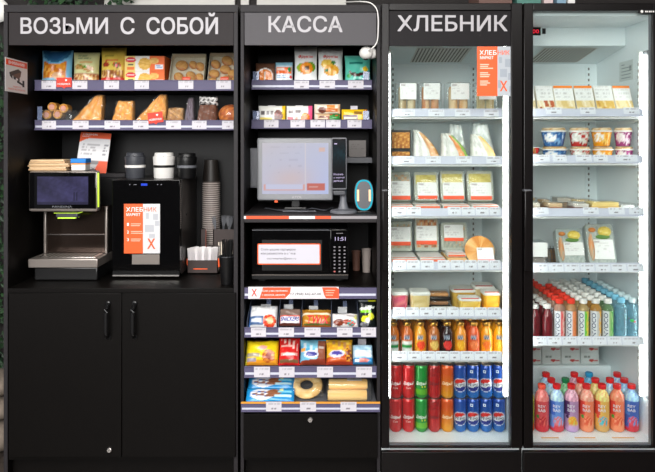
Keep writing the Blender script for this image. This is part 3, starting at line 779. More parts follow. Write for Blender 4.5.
def counter_items():
    # black storage box that carries the menu card
    Y = .36; r = thing('storage_box', 'plain black storage box behind the coffee machine under the menu card', 'box', (X(101, Y), Y, CT + .0005))
    w = (125 - 78) * S(Y); h = Z(173.5, Y) - CT
    MB().box(-w / 2, w / 2, 0, .15, 0, h - .021, 'back_black', r=.003).build('body', r)
    MB().box(-w / 2 - .002, w / 2 + .002, -.002, .152, h - .02, h, 'laminate_edge', r=.003).build('lid', r)
    zt = CT + h
    Y = .375; w, hh = (109 - 78) * S(Y), .2
    r = thing('menu_card', 'white and orange drinks menu card with a paper cup picture leaning behind the coffee machine', 'menu card', (X(90.5, Y), Y, zt + .0012))
    T = lean(12) @ Matrix.Rotation(.06, 4, 'Y')
    pt = paint((222, 222, 224), ('r', 0, 1, .86, 1, (240, 94, 44)), ('l', .1, .75, .42, .72, 4, (178, 176, 180)), ('l', .78, .97, .42, .72, 4, (150, 150, 156)))
    def pm(u, v):
        if v > .70 and ((u - .62) / .75) ** 2 + ((v - .55) / .33) ** 2 > 1: return (240, 94, 44)
        if v < .3 and u > .72 + (.3 - v) * -.5 and u > .6: return (240, 100, 66)
        if .22 < v < .3 and .36 < u < .78: return (134, 132, 134)
        if .0 < v < .22 and .4 + (.22 - v) * .3 < u < .72 - (.22 - v) * .3: return (206, 204, 206)
        return pt(u, v)
    mb = MB(); mb.sheet(lambda u, v: (-w / 2 + w * u, 0, hh * v), 36, 44, 'paper', pm, T, smooth=False); mb.box(-w / 2, w / 2, .0005, .0018, 0, hh, 'paper', (220, 220, 220), T=T)
    mb.build('card', r)
    MB().text('ХЛЕБНИК', w * .5, hh * .045, lambda x, z: T @ Vector((-w * .18 + x, -.0006, hh * .945 + z)), 'paper', (255, 250, 246), .012).text('МАРКЕТ', w * .26, hh * .03, lambda x, z: T @ Vector((-w * .3 + x, -.0006, hh * .895 + z)), 'paper', (255, 250, 246), .012).text('X', w * .13, hh * .075, lambda x, z: T @ Vector((w * .06 + x, -.0006, hh * .1 + z)), 'paper', (60, 58, 60), .012).build('lettering', r)
    # glass-door mini fridge
    Y = .17; x0, x1 = X(112, Y), X(180, Y); w = x1 - x0; h = Z(180, Y) - CT; xc = (x0 + x1) / 2
    r = thing('mini_fridge', 'black mini fridge with a dark glass door and orange sticker on the counter', 'fridge', (xc, Y, CT + .0005))
    hw = w / 2
    MB().box(-hw, hw, .035, .355, .012, h, 'body_grey', r=.004).build('body', r)
    for x in (-hw + .03, hw - .03):
        MB().box(x - .012, x + .012, .05, .075, 0, .0125, 'black_plastic').build('foot', r)
    d = MB().box(-hw, hw, 0, .03, .014, h, 'black_glass', r=.003).build('door', r)
    MB().box(-hw + .004, hw - .004, -.004, .002, .012, .017, 'chrome').build('door_strip', d)
    mb = MB(); mb.box(-.022, .006, -.0006, .0001, h - .026, h - .016, 'blue_led'); mb.build('display_light', d)
    mb = MB()
    for x in (-.075, -.055, -.048, .05, .066): mb.box(x, x + .005, -.0006, .0001, h - .023, h - .019, 'mid_grey')
    mb.build('button_mark', d)
    MB().lathe([(0, 0), (.006, 0), (.006, .003), (0, .003)], 'black_plastic', T=Matrix.Translation((hw, .13, h * .62)) @ Matrix.Rotation(PI / 2, 4, 'Y')).build('side_cap', r)
    sx0, sx1, sz0, sz1 = X(124, Y) - xc, X(160, Y) - xc, Z(253.5, Y) - CT, Z(204, Y) - CT
    sm = X(143, Y) - xc; st = MB()
    st.box(sx0, sm, -.0004, 0, sz0, sz1, 'orange'); st.box(sm, sx1, -.0004, 0, sz0, sz1, 'paper', (212, 212, 214))
    def q(p): return X(p, Y) - xc
    def qz(p): return Z(p, Y) - CT
    for a, b, c, e in ((146, 149, 213, 219), (153, 158, 214, 220), (145, 154, 225, 232), (155, 159.5, 221, 226), (149, 155, 234, 238)): st.box(q(a), q(b), -.0007, -.0004, qz(e), qz(c), 'paper', (184, 186, 192))
    st = st.build('sticker', d)
    t = MB(); y = -.001
    t.text('ХЛЕБ', q(143) - q(126.2), .0195, flat((q(143) + q(126.2)) / 2, y, qz(209.5)), 'paper', (255, 255, 255), .012)
    t.text('НИК', q(156.5) - q(143.8), .0195, flat((q(156.5) + q(143.8)) / 2, y, qz(209.5)), 'orange', bold=.012)
    t.text('МАРКЕТ', q(140.5) - q(126.5), .012, flat((q(140.5) + q(126.5)) / 2, y, qz(214.6)), 'paper', (255, 255, 255), .012)
    t.build('lettering', st); MB().text('X', q(155.5) - q(147.5), .047, flat(q(151.3), y, qz(243.8)), 'orange', bold=.02).build('logo', st); t = MB()
    for i, n in enumerate('123'):
        z = qz(224.5 + 7.6 * i); t.text(n, .008, .013, flat(q(128), y, z), 'paper', (255, 255, 255), .015)
        for k in (0, 1): t.box(q(131), q(131 + (10, 9, 11, 12, 10, 9)[i * 2 + k]), y, y + .0003, z + .004 - .008 * k - .003, z + .004 - .008 * k, 'paper', (255, 200, 175))
    t.build('list_text', st)
    MB().box(q(132), q(159.5), -.0005, 0, qz(264.5), qz(254.5), 'grey_metal', r=.0002).build('milk_hatch', d)
    # travel cups on the mini fridge
    zt = CT + h + .0005
    for (a, b, t0, c, bc, lab) in ((125, 145.5, 153, 'dark_grey', 'white_plastic', 'dark grey travel cup with a pale band on the mini fridge'), (153, 175, 153, 'white_plastic', 'black_plastic', 'white travel cup with a black band on the mini fridge'), (177, 197, 153.5, 'black_plastic', 'mid_grey', 'black travel cup with a grey band on the mini fridge')):
        Y = .235; rr = (b - a) * S(Y) / 2; hh = Z(t0, Y) - zt; Yc = Y + rr + .002
        o = thing('travel_cup', lab, 'cup', (X((a + b) / 2, Yc), Yc, zt + .0008), 'travel cups on the mini fridge')
        MB().lathe([(0, 0), (rr * .86, 0), (rr * .9, .004), (rr * .98, hh * .72), (0, hh * .72)], c, seg=28).build('cup', o)
        MB().lathe([(rr * .97, hh * .42), (rr * .985, hh * .42), (rr * 1.0, hh * .52), (rr * .98, hh * .52)], bc, seg=28).build('band', o)
        MB().lathe([(0, hh * .722), (rr * 1.0, hh * .722), (rr * 1.0, hh * .84), (rr * .88, hh * .86), (rr * .84, hh * .98), (rr * .8, hh), (0, hh)], c, seg=28).box(-rr * .2, rr * .2, -rr * .98, -rr * .7, hh * .84, hh * .9, c, r=.002).build('lid', o)
    # organiser
    Y = .275; x0, x1 = X(186, Y) + .004, X(218, Y); zt0 = Z(260.5, Y) - CT; L = x1 - x0
    r = thing('condiment_organizer', 'dark brown stepped organizer holding sugar sachets, cups and stirrers', 'organizer', (0, 0, CT + .0005))
    b = .004
    ft = MB().box(x0, x1, Y, Y + b, 0, zt0, 'organizer').box(x0, x0 + b, Y, .36, 0, zt0, 'organizer').box(x1 - b, x1, Y, Y + .1, 0, zt0, 'organizer').box(x0, x1, Y, Y + .1, 0, b, 'organizer').build('front_tray', r)
    mb = MB(); mb.box(x0 + .03, x0 + .095, Y - .0006, Y, .02, .0245, 'orange'); mb.box(x0, x0 + .003, Y - .0006, Y, .04, .07, 'orange')
    pts = [(x1 - .001, .028), (x1 + .012, .036), (x1 + .015, .05), (x1 + .012, .064), (x1 - .001, .072)]
    mb.prism(pts, Y + .001, Y + .004, 'orange'); mb.build('orange_mark', ft)
    Yd = .33; MB().box(X(208, Yd), X(218.5, Yd), Yd, Yd + .03, 0, Z(246, Yd) - CT, 'organizer', r=.001).build('divider_block', r)
    Yb = .37; YE = .43; zb = Z(229.5, Yb) - CT
    xa, xb2, xcc, xd = X(194, Yb) + .03, X(206, Yb), X(213, Yb), X(236, Yb)
    MB().box(xa, xb2, Yb, Yb + b, .0, zb, 'organizer').box(xb2, xcc, Yb, Yb + b, 0, .06, 'organizer').box(xa, xa + b, Yb, YE, 0, zb, 'organizer').box(xa, xcc, Yb + b, YE, .03, .034, 'organizer').build('cup_bay', r)
    MB().box(xb2 - .0006, xb2, Yb - .0006, Yb + .003, .05, zb, 'orange').build('orange_edge', r)
    MB().box(xcc, xd, Yb, Yb + b, 0, zb, 'organizer').box(xcc, xcc + b, Yb, YE, 0, zb, 'organizer').box(xd - b, xd, Yb, YE, 0, zb, 'organizer').box(xcc, xd, Yb + b, YE, .1, .104, 'organizer').build('cutlery_bay', r)
    # paper cups nested upside down
    Yc = .480; cxp = X(211.3, Yc); z = CT + .0008
    r_b, r_t, hc = .0425, .033, .107
    n = 37; pitch = .0103
    mb = MB(); mb.lathe([(r_b, .0015), (r_t, hc), (r_t - .002, hc + .0005), (0, hc - .003)], 'cup_card', seg=22)
    mb.lathe([(r_b, 0), (r_b + .0022, .0008), (r_b + .0022, .0028), (r_b, .0036)], 'paper', (206, 196, 190), seg=22)
    top = (Z(181, Yc) - .002 - z); n = max(2, int(top / pitch)); pitch = top / n
    first = None
    for i in range(n + 1):
        loc = (cxp, Yc, z + i * pitch)
        if i == 0:
            first = tag(mb.build('paper_cup', None, loc), 'brown paper cup nested upside down in the tall stack', 'cup', 'paper cups in the tall stack')
        elif i == n:
            m2 = MB(); m2.lathe([(r_b, .0015), (r_t, hc), (r_t - .002, hc + .0005), (0, hc - .003)], 'cup_black', seg=22); m2.lathe([(r_b, 0), (r_b + .0022, .0008), (r_b + .0022, .0028), (r_b, .0036)], 'cup_black', seg=22)
            tag(m2.build('paper_cup', None, loc), 'black paper cup upside down on top of the tall stack', 'cup', 'paper cups in the tall stack')
        else:
            o = first.copy(); COL.objects.link(o); o.location = loc
    # sugar sachets fanned in the front tray
    rnd = random.Random(3); z0 = CT + b + .0012
    mb = MB(); pt = paint((226, 222, 222), ('s', .1, .9, .2, .8, .12, [(226, 222, 222), (204, 200, 204), (220, 214, 216)]))
    pillow(mb, .0165, .112, .004, pt, 'paper', 'flow', n=10); mb.rest(); base = None
    n = 24
    for i in range(n):
        u = ((i * 7) % n) / (n - 1); x = x0 + .014 + (x1 - x0 - .034) * u; y = Y + .008 + (i % 6) * .0085
        loc = (x, y, z0); rot = (-math.radians(3 + .6 * (i % 6)), math.radians(-4 + 8 * u), 0)
        if base is None: o = base = mb.build('sugar_sachet', None, loc)
        else: o = base.copy(); COL.objects.link(o); o.location = loc
        o.rotation_euler = rot; tag(o, 'white stick sachet of sugar standing in the brown front tray', 'sugar sachet', 'sugar sachets in the tray')
    # wooden stirrers behind the divider
    base = None
    for i in range(8):
        x = X(219.5, .345) + i * .0085
        if base is None:
            m = MB().box(-.003, .003, 0, .0014, 0, .135, 'paper', (226, 214, 196), r=.0006); o = base = m.build('wooden_stirrer')
        else: o = base.copy(); COL.objects.link(o)
        o.location = (x, .338 + .006 * (i % 3), CT + .0012); o.rotation_euler = (-.02, .02 * (i % 3 - 1), 0)
        tag(o, 'pale wooden stirrer standing behind the black cup', 'stirrer', 'wooden stirrers by the organizer')
    # transparent black forks
    fm = MB(); fm.box(-.0035, .0035, 0, .0016, .0, .1, 'dark_grey', r=.0006)
    fm.prism([(-.004, .095), (.004, .095), (.0095, .12), (.0095, .15), (.007, .15), (.006, .125), (.0035, .15), (.001, .15), (0, .125), (-.001, .15), (-.0035, .15), (-.006, .125), (-.007, .15), (-.0095, .15), (-.0095, .12)], 0, .0016, 'dark_grey')
    base = None
    for i in range(6):
        x = xcc + .022 + i * .0145; loc = (x, Yb + .014 + .011 * (i % 3), CT + .1052); rot = (-.05, (-.16, .1, -.06, .14, -.1, .08)[i], .2 * (i % 2))
        if base is None: o = base = fm.build('plastic_fork')
        else: o = base.copy(); COL.objects.link(o)
        o.location = loc; o.rotation_euler = rot
        tag(o, 'black plastic fork standing upright in the organizer beside the cup stack', 'fork', 'plastic forks in the organizer')
    # black cup of black straws
    Yc = .075; rr = 8 * S(Yc); zt = Z(256, Yc) - CT
    r = thing('straw_cup', 'tall black cup full of black straws beside the organizer', 'cup', (X(227, Yc), Yc, CT + .0008))
    MB().lathe([(0, 0), (rr * .72, 0), (rr * .74, .003), (rr, zt), (rr - .0015, zt), (rr * .72, .004), (0, .004)], 'black_plastic', seg=26).build('cup', r)
    MB().lathe([(rr, zt - .002), (rr + .002, zt - .001), (rr + .001, zt + .001), (rr - .001, zt)], 'dark_grey', seg=26).build('rim', r)
    base = None
    for i in range(11):
        a = i * 2.4; q = rr * (.25 + .4 * (i % 3) / 2)
        if base is None: o = base = MB().tube([(0, 0, 0), (0, 0, .185)], .003, 'black_plastic', seg=8).build('drinking_straw')
        else: o = base.copy(); COL.objects.link(o)
        o.location = (X(227, Yc) + q * .6 * math.cos(a), Yc + q * .6 * math.sin(a), CT + .006); o.rotation_euler = (.05 * math.sin(a) * -1, .06 * math.cos(a), 0)
        tag(o, 'black drinking straw standing in the tall black cup', 'straw', 'straws in the black cup')

# ================================================================ checkout devices
def checkout_items():
    zs = Z(214.5, 0) + .0006
    # monitor
    Y = .13; x0, x1 = X(257, Y), X(333, Y); z0, z1 = Z(200.5, Y) - zs, Z(138, Y) - zs; w = x1 - x0; xc = (x0 + x1) / 2; hw = w / 2
    r = thing('checkout_monitor', 'grey checkout touch monitor with a pale lit screen on the middle shelf', 'monitor', (xc, Y, zs))
    MB().box(-hw, hw, 0, .028, z0, z1, 'bezel', r=.008).box(-hw + .04, hw - .04, .026, .06, z0 + .03, z1 - .03, 'dark_grey', r=.008).build('housing', r)
    def q(p): return X(p, Y) - xc
    def qz(p): return Z(p, Y) - zs
    sx0, sx1, sz0, sz1 = q(262.2), q(328.5), qz(194), qz(143)
    def scr(u, v):
        k = clamp((v - .1) * 1.0)
        c = [200 + 10 * k - 8 * u, 202 + 2 * k, 226 - 16 * k + 14 * u]
        e = .5 * math.exp(-((u - .52) ** 2) / .09 - ((v - .3) ** 2) / .06) + .25 * math.exp(-((u - .3) ** 2) / .08 - ((v - .25) ** 2) / .04)
        c = [c[0] + 22 * e, c[1] - 8 * e, c[2] - 40 * e]
        if .03 < u < .64 and .06 < v < .2:
            c = [222, 172, 166] if not (.05 < u < .61 and .085 < v < .185) else [206, 208, 232]
        if .68 < u < .95 and .07 < v < .21: c = [206, 118, 108] if not (.71 < u < .84 and .125 < v < .15) else [222, 176, 172]
        if .85 < u < .95 and .82 < v < .91: c = [224, 192, 184]
        if .64 < u < .655 and v > .05: c = [220, 214, 222]
        if .12 < u < .6 and v > .3 and hsh(int(u * 30), int(v * 16), 2) > .72 and int(v * 32) % 4 == 1: c = [x - 9 for x in c]
        return tuple(int(clamp(x, 0, 255)) for x in c)
    MB().sheet(lambda u, v: (sx0 + (sx1 - sx0) * u, -.0008, sz0 + (sz1 - sz0) * v), 66, 50, 'screen', scr, smooth=False).build('screen_picture', r)
    MB().text('ATOL', .046, .0105, flat(q(297), -.0008, qz(197.3)), 'sign_white', bold=.03).build('lettering', r)
    MB().box(-.002, .012, -.001, .02, z0 - .008, z0, 'orange').build('warning_tab', r).location.x = q(275)
    MB().box(-.05, .05, .03, .16, 0, .012, 'black_plastic', r=.004).box(-.02, .02, .05, .075, .01, z0 + .08, 'black_plastic', r=.004).build('stand', r)
    # loose cables under it
    for i, (pts, c, lab) in enumerate(((((265, .2, 0), (280, .09, 0), (300, .1, 0), (312, .16, 0), (325, .11, 0), (333, .2, 0)), 'dark_grey', 'dark cable lying in loops under the checkout monitor'),
                                        (((283, .08, 0), (292, .055, 0), (299, .07, 0), (306, .05, 0), (316, .075, 0)), 'mid_grey', 'grey cable lying in front of the monitor stand'))):
        mb = MB(); path = [(X(a, b), b, .0035 + .004 * math.sin(k * 1.7) ** 2) for k, (a, b, _) in enumerate(pts)]
        fine = []
        for k in range(len(path) - 1):
            for t in range(6):
                s = t / 6; s2 = s * s * (3 - 2 * s); fine.append(tuple(path[k][j] + (path[k + 1][j] - path[k][j]) * (s if j == 0 else s2) for j in range(3)))
        fine.append(path[-1]); mb.tube(fine, .0028, c); o = mb.build('cable', None, (0, 0, zs)); tag(o, lab, 'cable')
    # customer terminal on its post
    Y = .035; r = thing('payment_terminal', 'upright black payment terminal on a grey round-footed post before the monitor', 'payment terminal', (X(343.3, .07), .07, zs))
    R = 13.6 * S(.07)
    MB().lathe([(0, 0), (R, 0), (R, .006), (R * .93, .011), (R * .4, .017), (.02, .025), (.0145, .05), (.0125, Z(189, .07) - zs), (0, Z(189, .07) - zs)], 'mid_grey', seg=36).build('post', r)
    Yt = .025; xc = X(343.3, .07); a, b, zb, zt = X(331.4, Yt) - xc, X(347, Yt) - xc, Z(190, Yt) - zs, Z(137.5, Yt) - zs
    T = Matrix.Translation((0, Yt - .07, 0))
    hs = MB().box(a, b, 0, .018, zb, zt, 'mid_grey', r=.006, T=T).build('housing', r)
    MB().box(a + .004, b - .005, -.0012, .003, zb + .008, zt - .006, 'black_glass', r=.001, T=T).build('screen_glass', hs)
    t = MB(); y = Yt - .07 - .0017
    def scr2(u, v): 
        g = max(0, 1 - abs(v - .7) * 3) * (.4 + .6 * hsh(int(u * 9), int(v * 14), 5))
        return (int(8 + 6 * g), int(12 + 40 * g), int(18 + 44 * g))
    t.sheet(lambda u, v: (a + .006 + (b - a - .013) * u, y + .0002, zb + .012 + (zt - zb - .022) * v), 16, 36, 'screen', scr2, smooth=False); t.build('screen_picture', hs)
    t = MB(); xm = (a + b) / 2 - .001; hh = zt - zb
    t.text('Оплатите', .042, .0082, flat(xm - .003, y, zb + hh * .30), 'white_led', bold=.01).text('с картой', .046, .0082, flat(xm, y, zb + hh * .235), 'white_led', bold=.01).text('дальше', .04, .0082, flat(xm - .003, y, zb + hh * .17), 'white_led', bold=.01).box(xm - .02, xm - .008, y, y + .0003, zb + hh * .87, zb + hh * .89, 'white_led')
    t.build('lettering', hs)
    MB().box(a + .008, b - .006, -.004, .03, zb - .022, zb - .003, 'dark_grey', r=.004, T=T).build('card_slot', r)
    # code scanner
    Y = .06; xc = X(364, Y); r = thing('code_scanner', 'oval code scanner with a glowing cyan ring beside the payment post', 'scanner', (xc, Y, zs))
    z0, z1 = Z(213, Y) - zs, Z(182.5, Y) - zs; h = z1 - z0; w = 17.8 * S(Y)
    T = Matrix.Translation((0, 0, .007)) @ lean(6)
    def oval(k, m=22, e=2.6):
        o = []
        for i in range(m * 2):
            t = PI * i / m; c, s = math.cos(t), math.sin(t)
            o.append((math.copysign(abs(c) ** (2 / e), c) * w / 2 * k[0], h / 2 + .003 + math.copysign(abs(s) ** (2 / e), s) * h / 2 * k[1]))
        return o
    MB().prism(oval((1.06, 1.02)), .002, .05, 'black_plastic', T=T).build('housing', r)
    MB().box(-.03, .03, .0, .075, 0, .006, 'black_plastic', r=.002).build('foot', r)
    ra, rb = oval((1, 1)), oval((.84, .9)); n = len(ra)
    mb = MB(); mb.add([(p[0], -.002, p[1]) for p in ra] + [(p[0], -.002, p[1]) for p in rb] + [(p[0], .003, p[1]) for p in ra] + [(p[0], .003, p[1]) for p in rb],
                      [(i, (i + 1) % n, (i + 1) % n + n, i + n) for i in range(n)] + [(i, i + 2 * n, (i + 1) % n + 2 * n, (i + 1) % n) for i in range(n)] + [(i + n, (i + 1) % n + n, (i + 1) % n + 3 * n, i + 3 * n) for i in range(n)], 'cyan_led', T=T)
    mb.build('light_ring', r)
    MB().prism(oval((.83, .89)), .0006, .002, 'dark_grey', T=T).build('window', r)
    for s in (-1, 1):
        MB().box(s * w * .33 - .0045, s * w * .33 + .0045, -.001, .0004, h * .32, h * .7, 'warm_led', T=T).build('side_light', r)
    # carton on the small shelf and grey box on the back wall
    Y = .3; zz = Z(157.5, .26) + .0008
    mb = MB(); carton(mb, 17 * S(Y), Z(140.5, Y) - zz, .08, paint((96, 92, 90), ('l', .1, .9, .4, .8, 3, (84, 80, 78))), (90, 86, 84)); put(mb, 'carton', 'plain grey carton standing on the small shelf behind the payment terminal', 'carton', 357.5, Y, zz)
    Y = .2; mb = MB(); x0, x1 = KX0 + .0006, X(268, Y)
    r = thing('junction_box', 'flat grey junction box mounted on the side panel behind the monitor', 'junction box', ((x0 + x1) / 2, Y, Z(188, Y)))
    w = x1 - x0; hh = Z(148, Y) - Z(188, Y)
    MB().box(-w / 2, w / 2, .004, .05, 0, hh, 'mid_grey', r=.003).build('body', r)
    MB().box(-w / 2 + .008, w / 2 - .006, 0, .0045, .006, hh - .006, 'mid_grey', r=.002).build('lid', r)
    # microwave
    Y = .07; zs = .8125 + .0006; x0, x1 = X(251.5, Y), X(348.5, Y); w = x1 - x0; xc = (x0 + x1) / 2; hw = w / 2; h = Z(229, Y) - zs
    r = thing('microwave_oven', 'black microwave oven with a white orange-bordered sticker below the checkout shelf', 'microwave', (xc, Y, zs))
    def q(p): return X(p, Y) - xc
    def qz(p): return Z(p, Y) - zs
    MB().box(-hw, hw, .02, .36, .012, h, 'black_plastic', r=.004).build('body', r)
    for x in (-hw + .04, hw - .04):
        for y in (.05, .3): MB().box(x - .015, x + .015, y, y + .03, 0, .0125, 'black_plastic').build('foot', r)
    xp = q(330)
    d = MB().box(-hw, xp - .001, 0, .0195, qz(274), h - .001, 'black_glass', r=.004).build('door', r)
    MB().box(q(262), q(322), -.0006, 0, qz(270.5), qz(240), 'mirror').build('window', d).data.materials[0] = M['black_plastic']
    MB().box(-hw + .002, xp - .002, -.0012, 0, h - .006, h - .003, 'mid_grey').build('door_edge', d)
    MB().box(-hw, hw, 0, .0195, .014, qz(274.6), 'black_plastic', r=.004).box(-hw + .002, hw - .002, -.0012, .0, qz(275.4), qz(274.3), 'chrome').build('lower_panel', r)
    cp = MB().box(xp, hw, 0, .0195, qz(274), h - .001, 'black_glass', r=.004).build('control_panel', r)
    MB().text('11:51', .046, .0155, flat(q(340.3), -.0008, qz(238.8)), 'white_led', bold=.012).build('digit_light', cp)
    mb = MB()
    for i in range(3):
        for j in range(8):
            mb.box(q(334.5 + 5 * i) - .004, q(334.5 + 5 * i) + .004, -.0008, 0, qz(247 + 3.5 * j) - .0028, qz(247 + 3.5 * j) + .0028, 'paper', (120, 116, 122) if j != 7 else ((190, 100, 96), (130, 126, 130), (190, 186, 190))[i])
    mb.box(q(336), q(343), -.0008, 0, qz(233.6), qz(233), 'paper', (110, 106, 110)); mb.build('button', cp)
    st = MB(); a, b, c, e = q(257.5), q(320.5), qz(264.5), qz(243.5)
    st.prism([(x + (a + b) / 2, z + (c + e) / 2) for x, z in rounded(b - a, e - c, .006)], -.0011, -.0006, 'orange')
    st.prism([(x + (a + b) / 2, z + (c + e) / 2) for x, z in rounded(b - a - .009, e - c - .009, .004)], -.0016, -.0011, 'paper', (206, 204, 214))
    st = st.build('sticker', d)
    t = MB(); y = -.002
    t.text('Стать нашим партнером', q(295.5) - q(261), .0125, flat(q(278.2), y, qz(249.6)), 'paper', (70, 66, 78), .006)
    t.text('или разместить в офисе', q(295.5) - q(261), .0125, flat(q(278.2), y, qz(253.6)), 'paper', (70, 66, 78), .006)
    t.text('micromarket@eistr.ru', q(296) - q(267), .0105, flat(q(281.5), y, qz(258.6)), 'paper', (70, 66, 78), .006)
    t.build('lettering', st)
    # cups behind
    for a, b, t0, b0, col, Y, lab in ((352, 360.5, 251, 268, (98, 66, 54), .33, 'brown paper cup standing beside the microwave'), (361.8, 371, 249, 269, (150, 140, 134), .29, 'pale paper cup standing beside the microwave')):
        rr = (b - a) * S(Y) / 2; hh = Z(t0, Y) - zs
        mb = MB(); mb.lathe([(0, 0), (rr * .82, 0), (rr, hh), (rr + .0015, hh), (rr + .0015, hh - .003), (rr - .001, hh - .003), (rr - .001, hh), (rr * .8, .003), (0, .003)], 'paper', col, seg=24)
        o = mb.build('paper_cup', None, (X((a + b) / 2, Y), Y, zs + .0006)); tag(o, lab, 'cup')
    # small ceiling-cabled camera hanging in front of the sign
    Yc = .05; r = thing('security_camera', 'small white dome camera under the checkout sign with its cable over the top', 'camera', (X(366.5, Yc), Yc, Z(53, Yc)))
    MB().ball((0, 0, 0), .031, .031, .028, 'white_plastic', seg=26, rings=16).build('body', r)
    MB().lathe([(0, 0), (.022, 0), (.024, .01), (.02, .022), (0, .022)], 'white_plastic', T=Matrix.Translation((.0165, .01, 0)) @ Matrix.Rotation(PI / 2, 4, 'Y')).build('mount', r)
    MB().lathe([(0, 0), (.011, 0), (.009, .004), (0, .005)], 'black_glass', T=Matrix.Translation((-.004, -.006, -.0265)) @ Matrix.Rotation(PI, 4, 'X')).build('lens', r)
    o = Vector(r.location); pts = [(368, 51, .03), (371, 49, -.015), (375, 45.5, -.02), (377.4, 40, -.02), (378.2, 30, -.02), (378.2, 18, -.02), (377, 10, -.02), (373.5, 5, -.015), (368, 2.2, -.01), (358, 1.6, .03), (345, 2.2, .2)]
    pp = [Vector((X(a, y), y, Z(b, y))) - o for a, b, y in pts]; fine = []
    for i in range(len(pp) - 1):
        p0, p1, p2, p3 = pp[max(i - 1, 0)], pp[i], pp[i + 1], pp[min(i + 2, len(pp) - 1)]
        for t in range(6):
            s = t / 6; fine.append(.5 * ((2 * p1) + (p2 - p0) * s + (2 * p0 - 5 * p1 + 4 * p2 - p3) * s * s + (3 * p1 - p0 - 3 * p2 + p3) * s ** 3))
    fine.append(pp[-1]); MB().tube(fine, .0027, 'white_plastic', seg=8).build('cable', r)
W_ = (236, 236, 232)
CRUST = [(206, 138, 62), (188, 112, 44), (222, 160, 84), (170, 96, 38)]
GOLDEN = [(226, 178, 92), (214, 158, 70), (236, 194, 116)]
def wrap_sheen(parent, w, h, d, lf=None, rf=None, kind='pad'):
    mb = MB(); pillow(mb, w, h, d, lambda u, v: (230, 232, 232), 'film_clear', kind, lf, rf, n=14, crumple=.09)
    return mb.build('film_wrap', parent, (0, -d * .04, 0))
def lettering(mb, parent): return mb.build('lettering', parent)

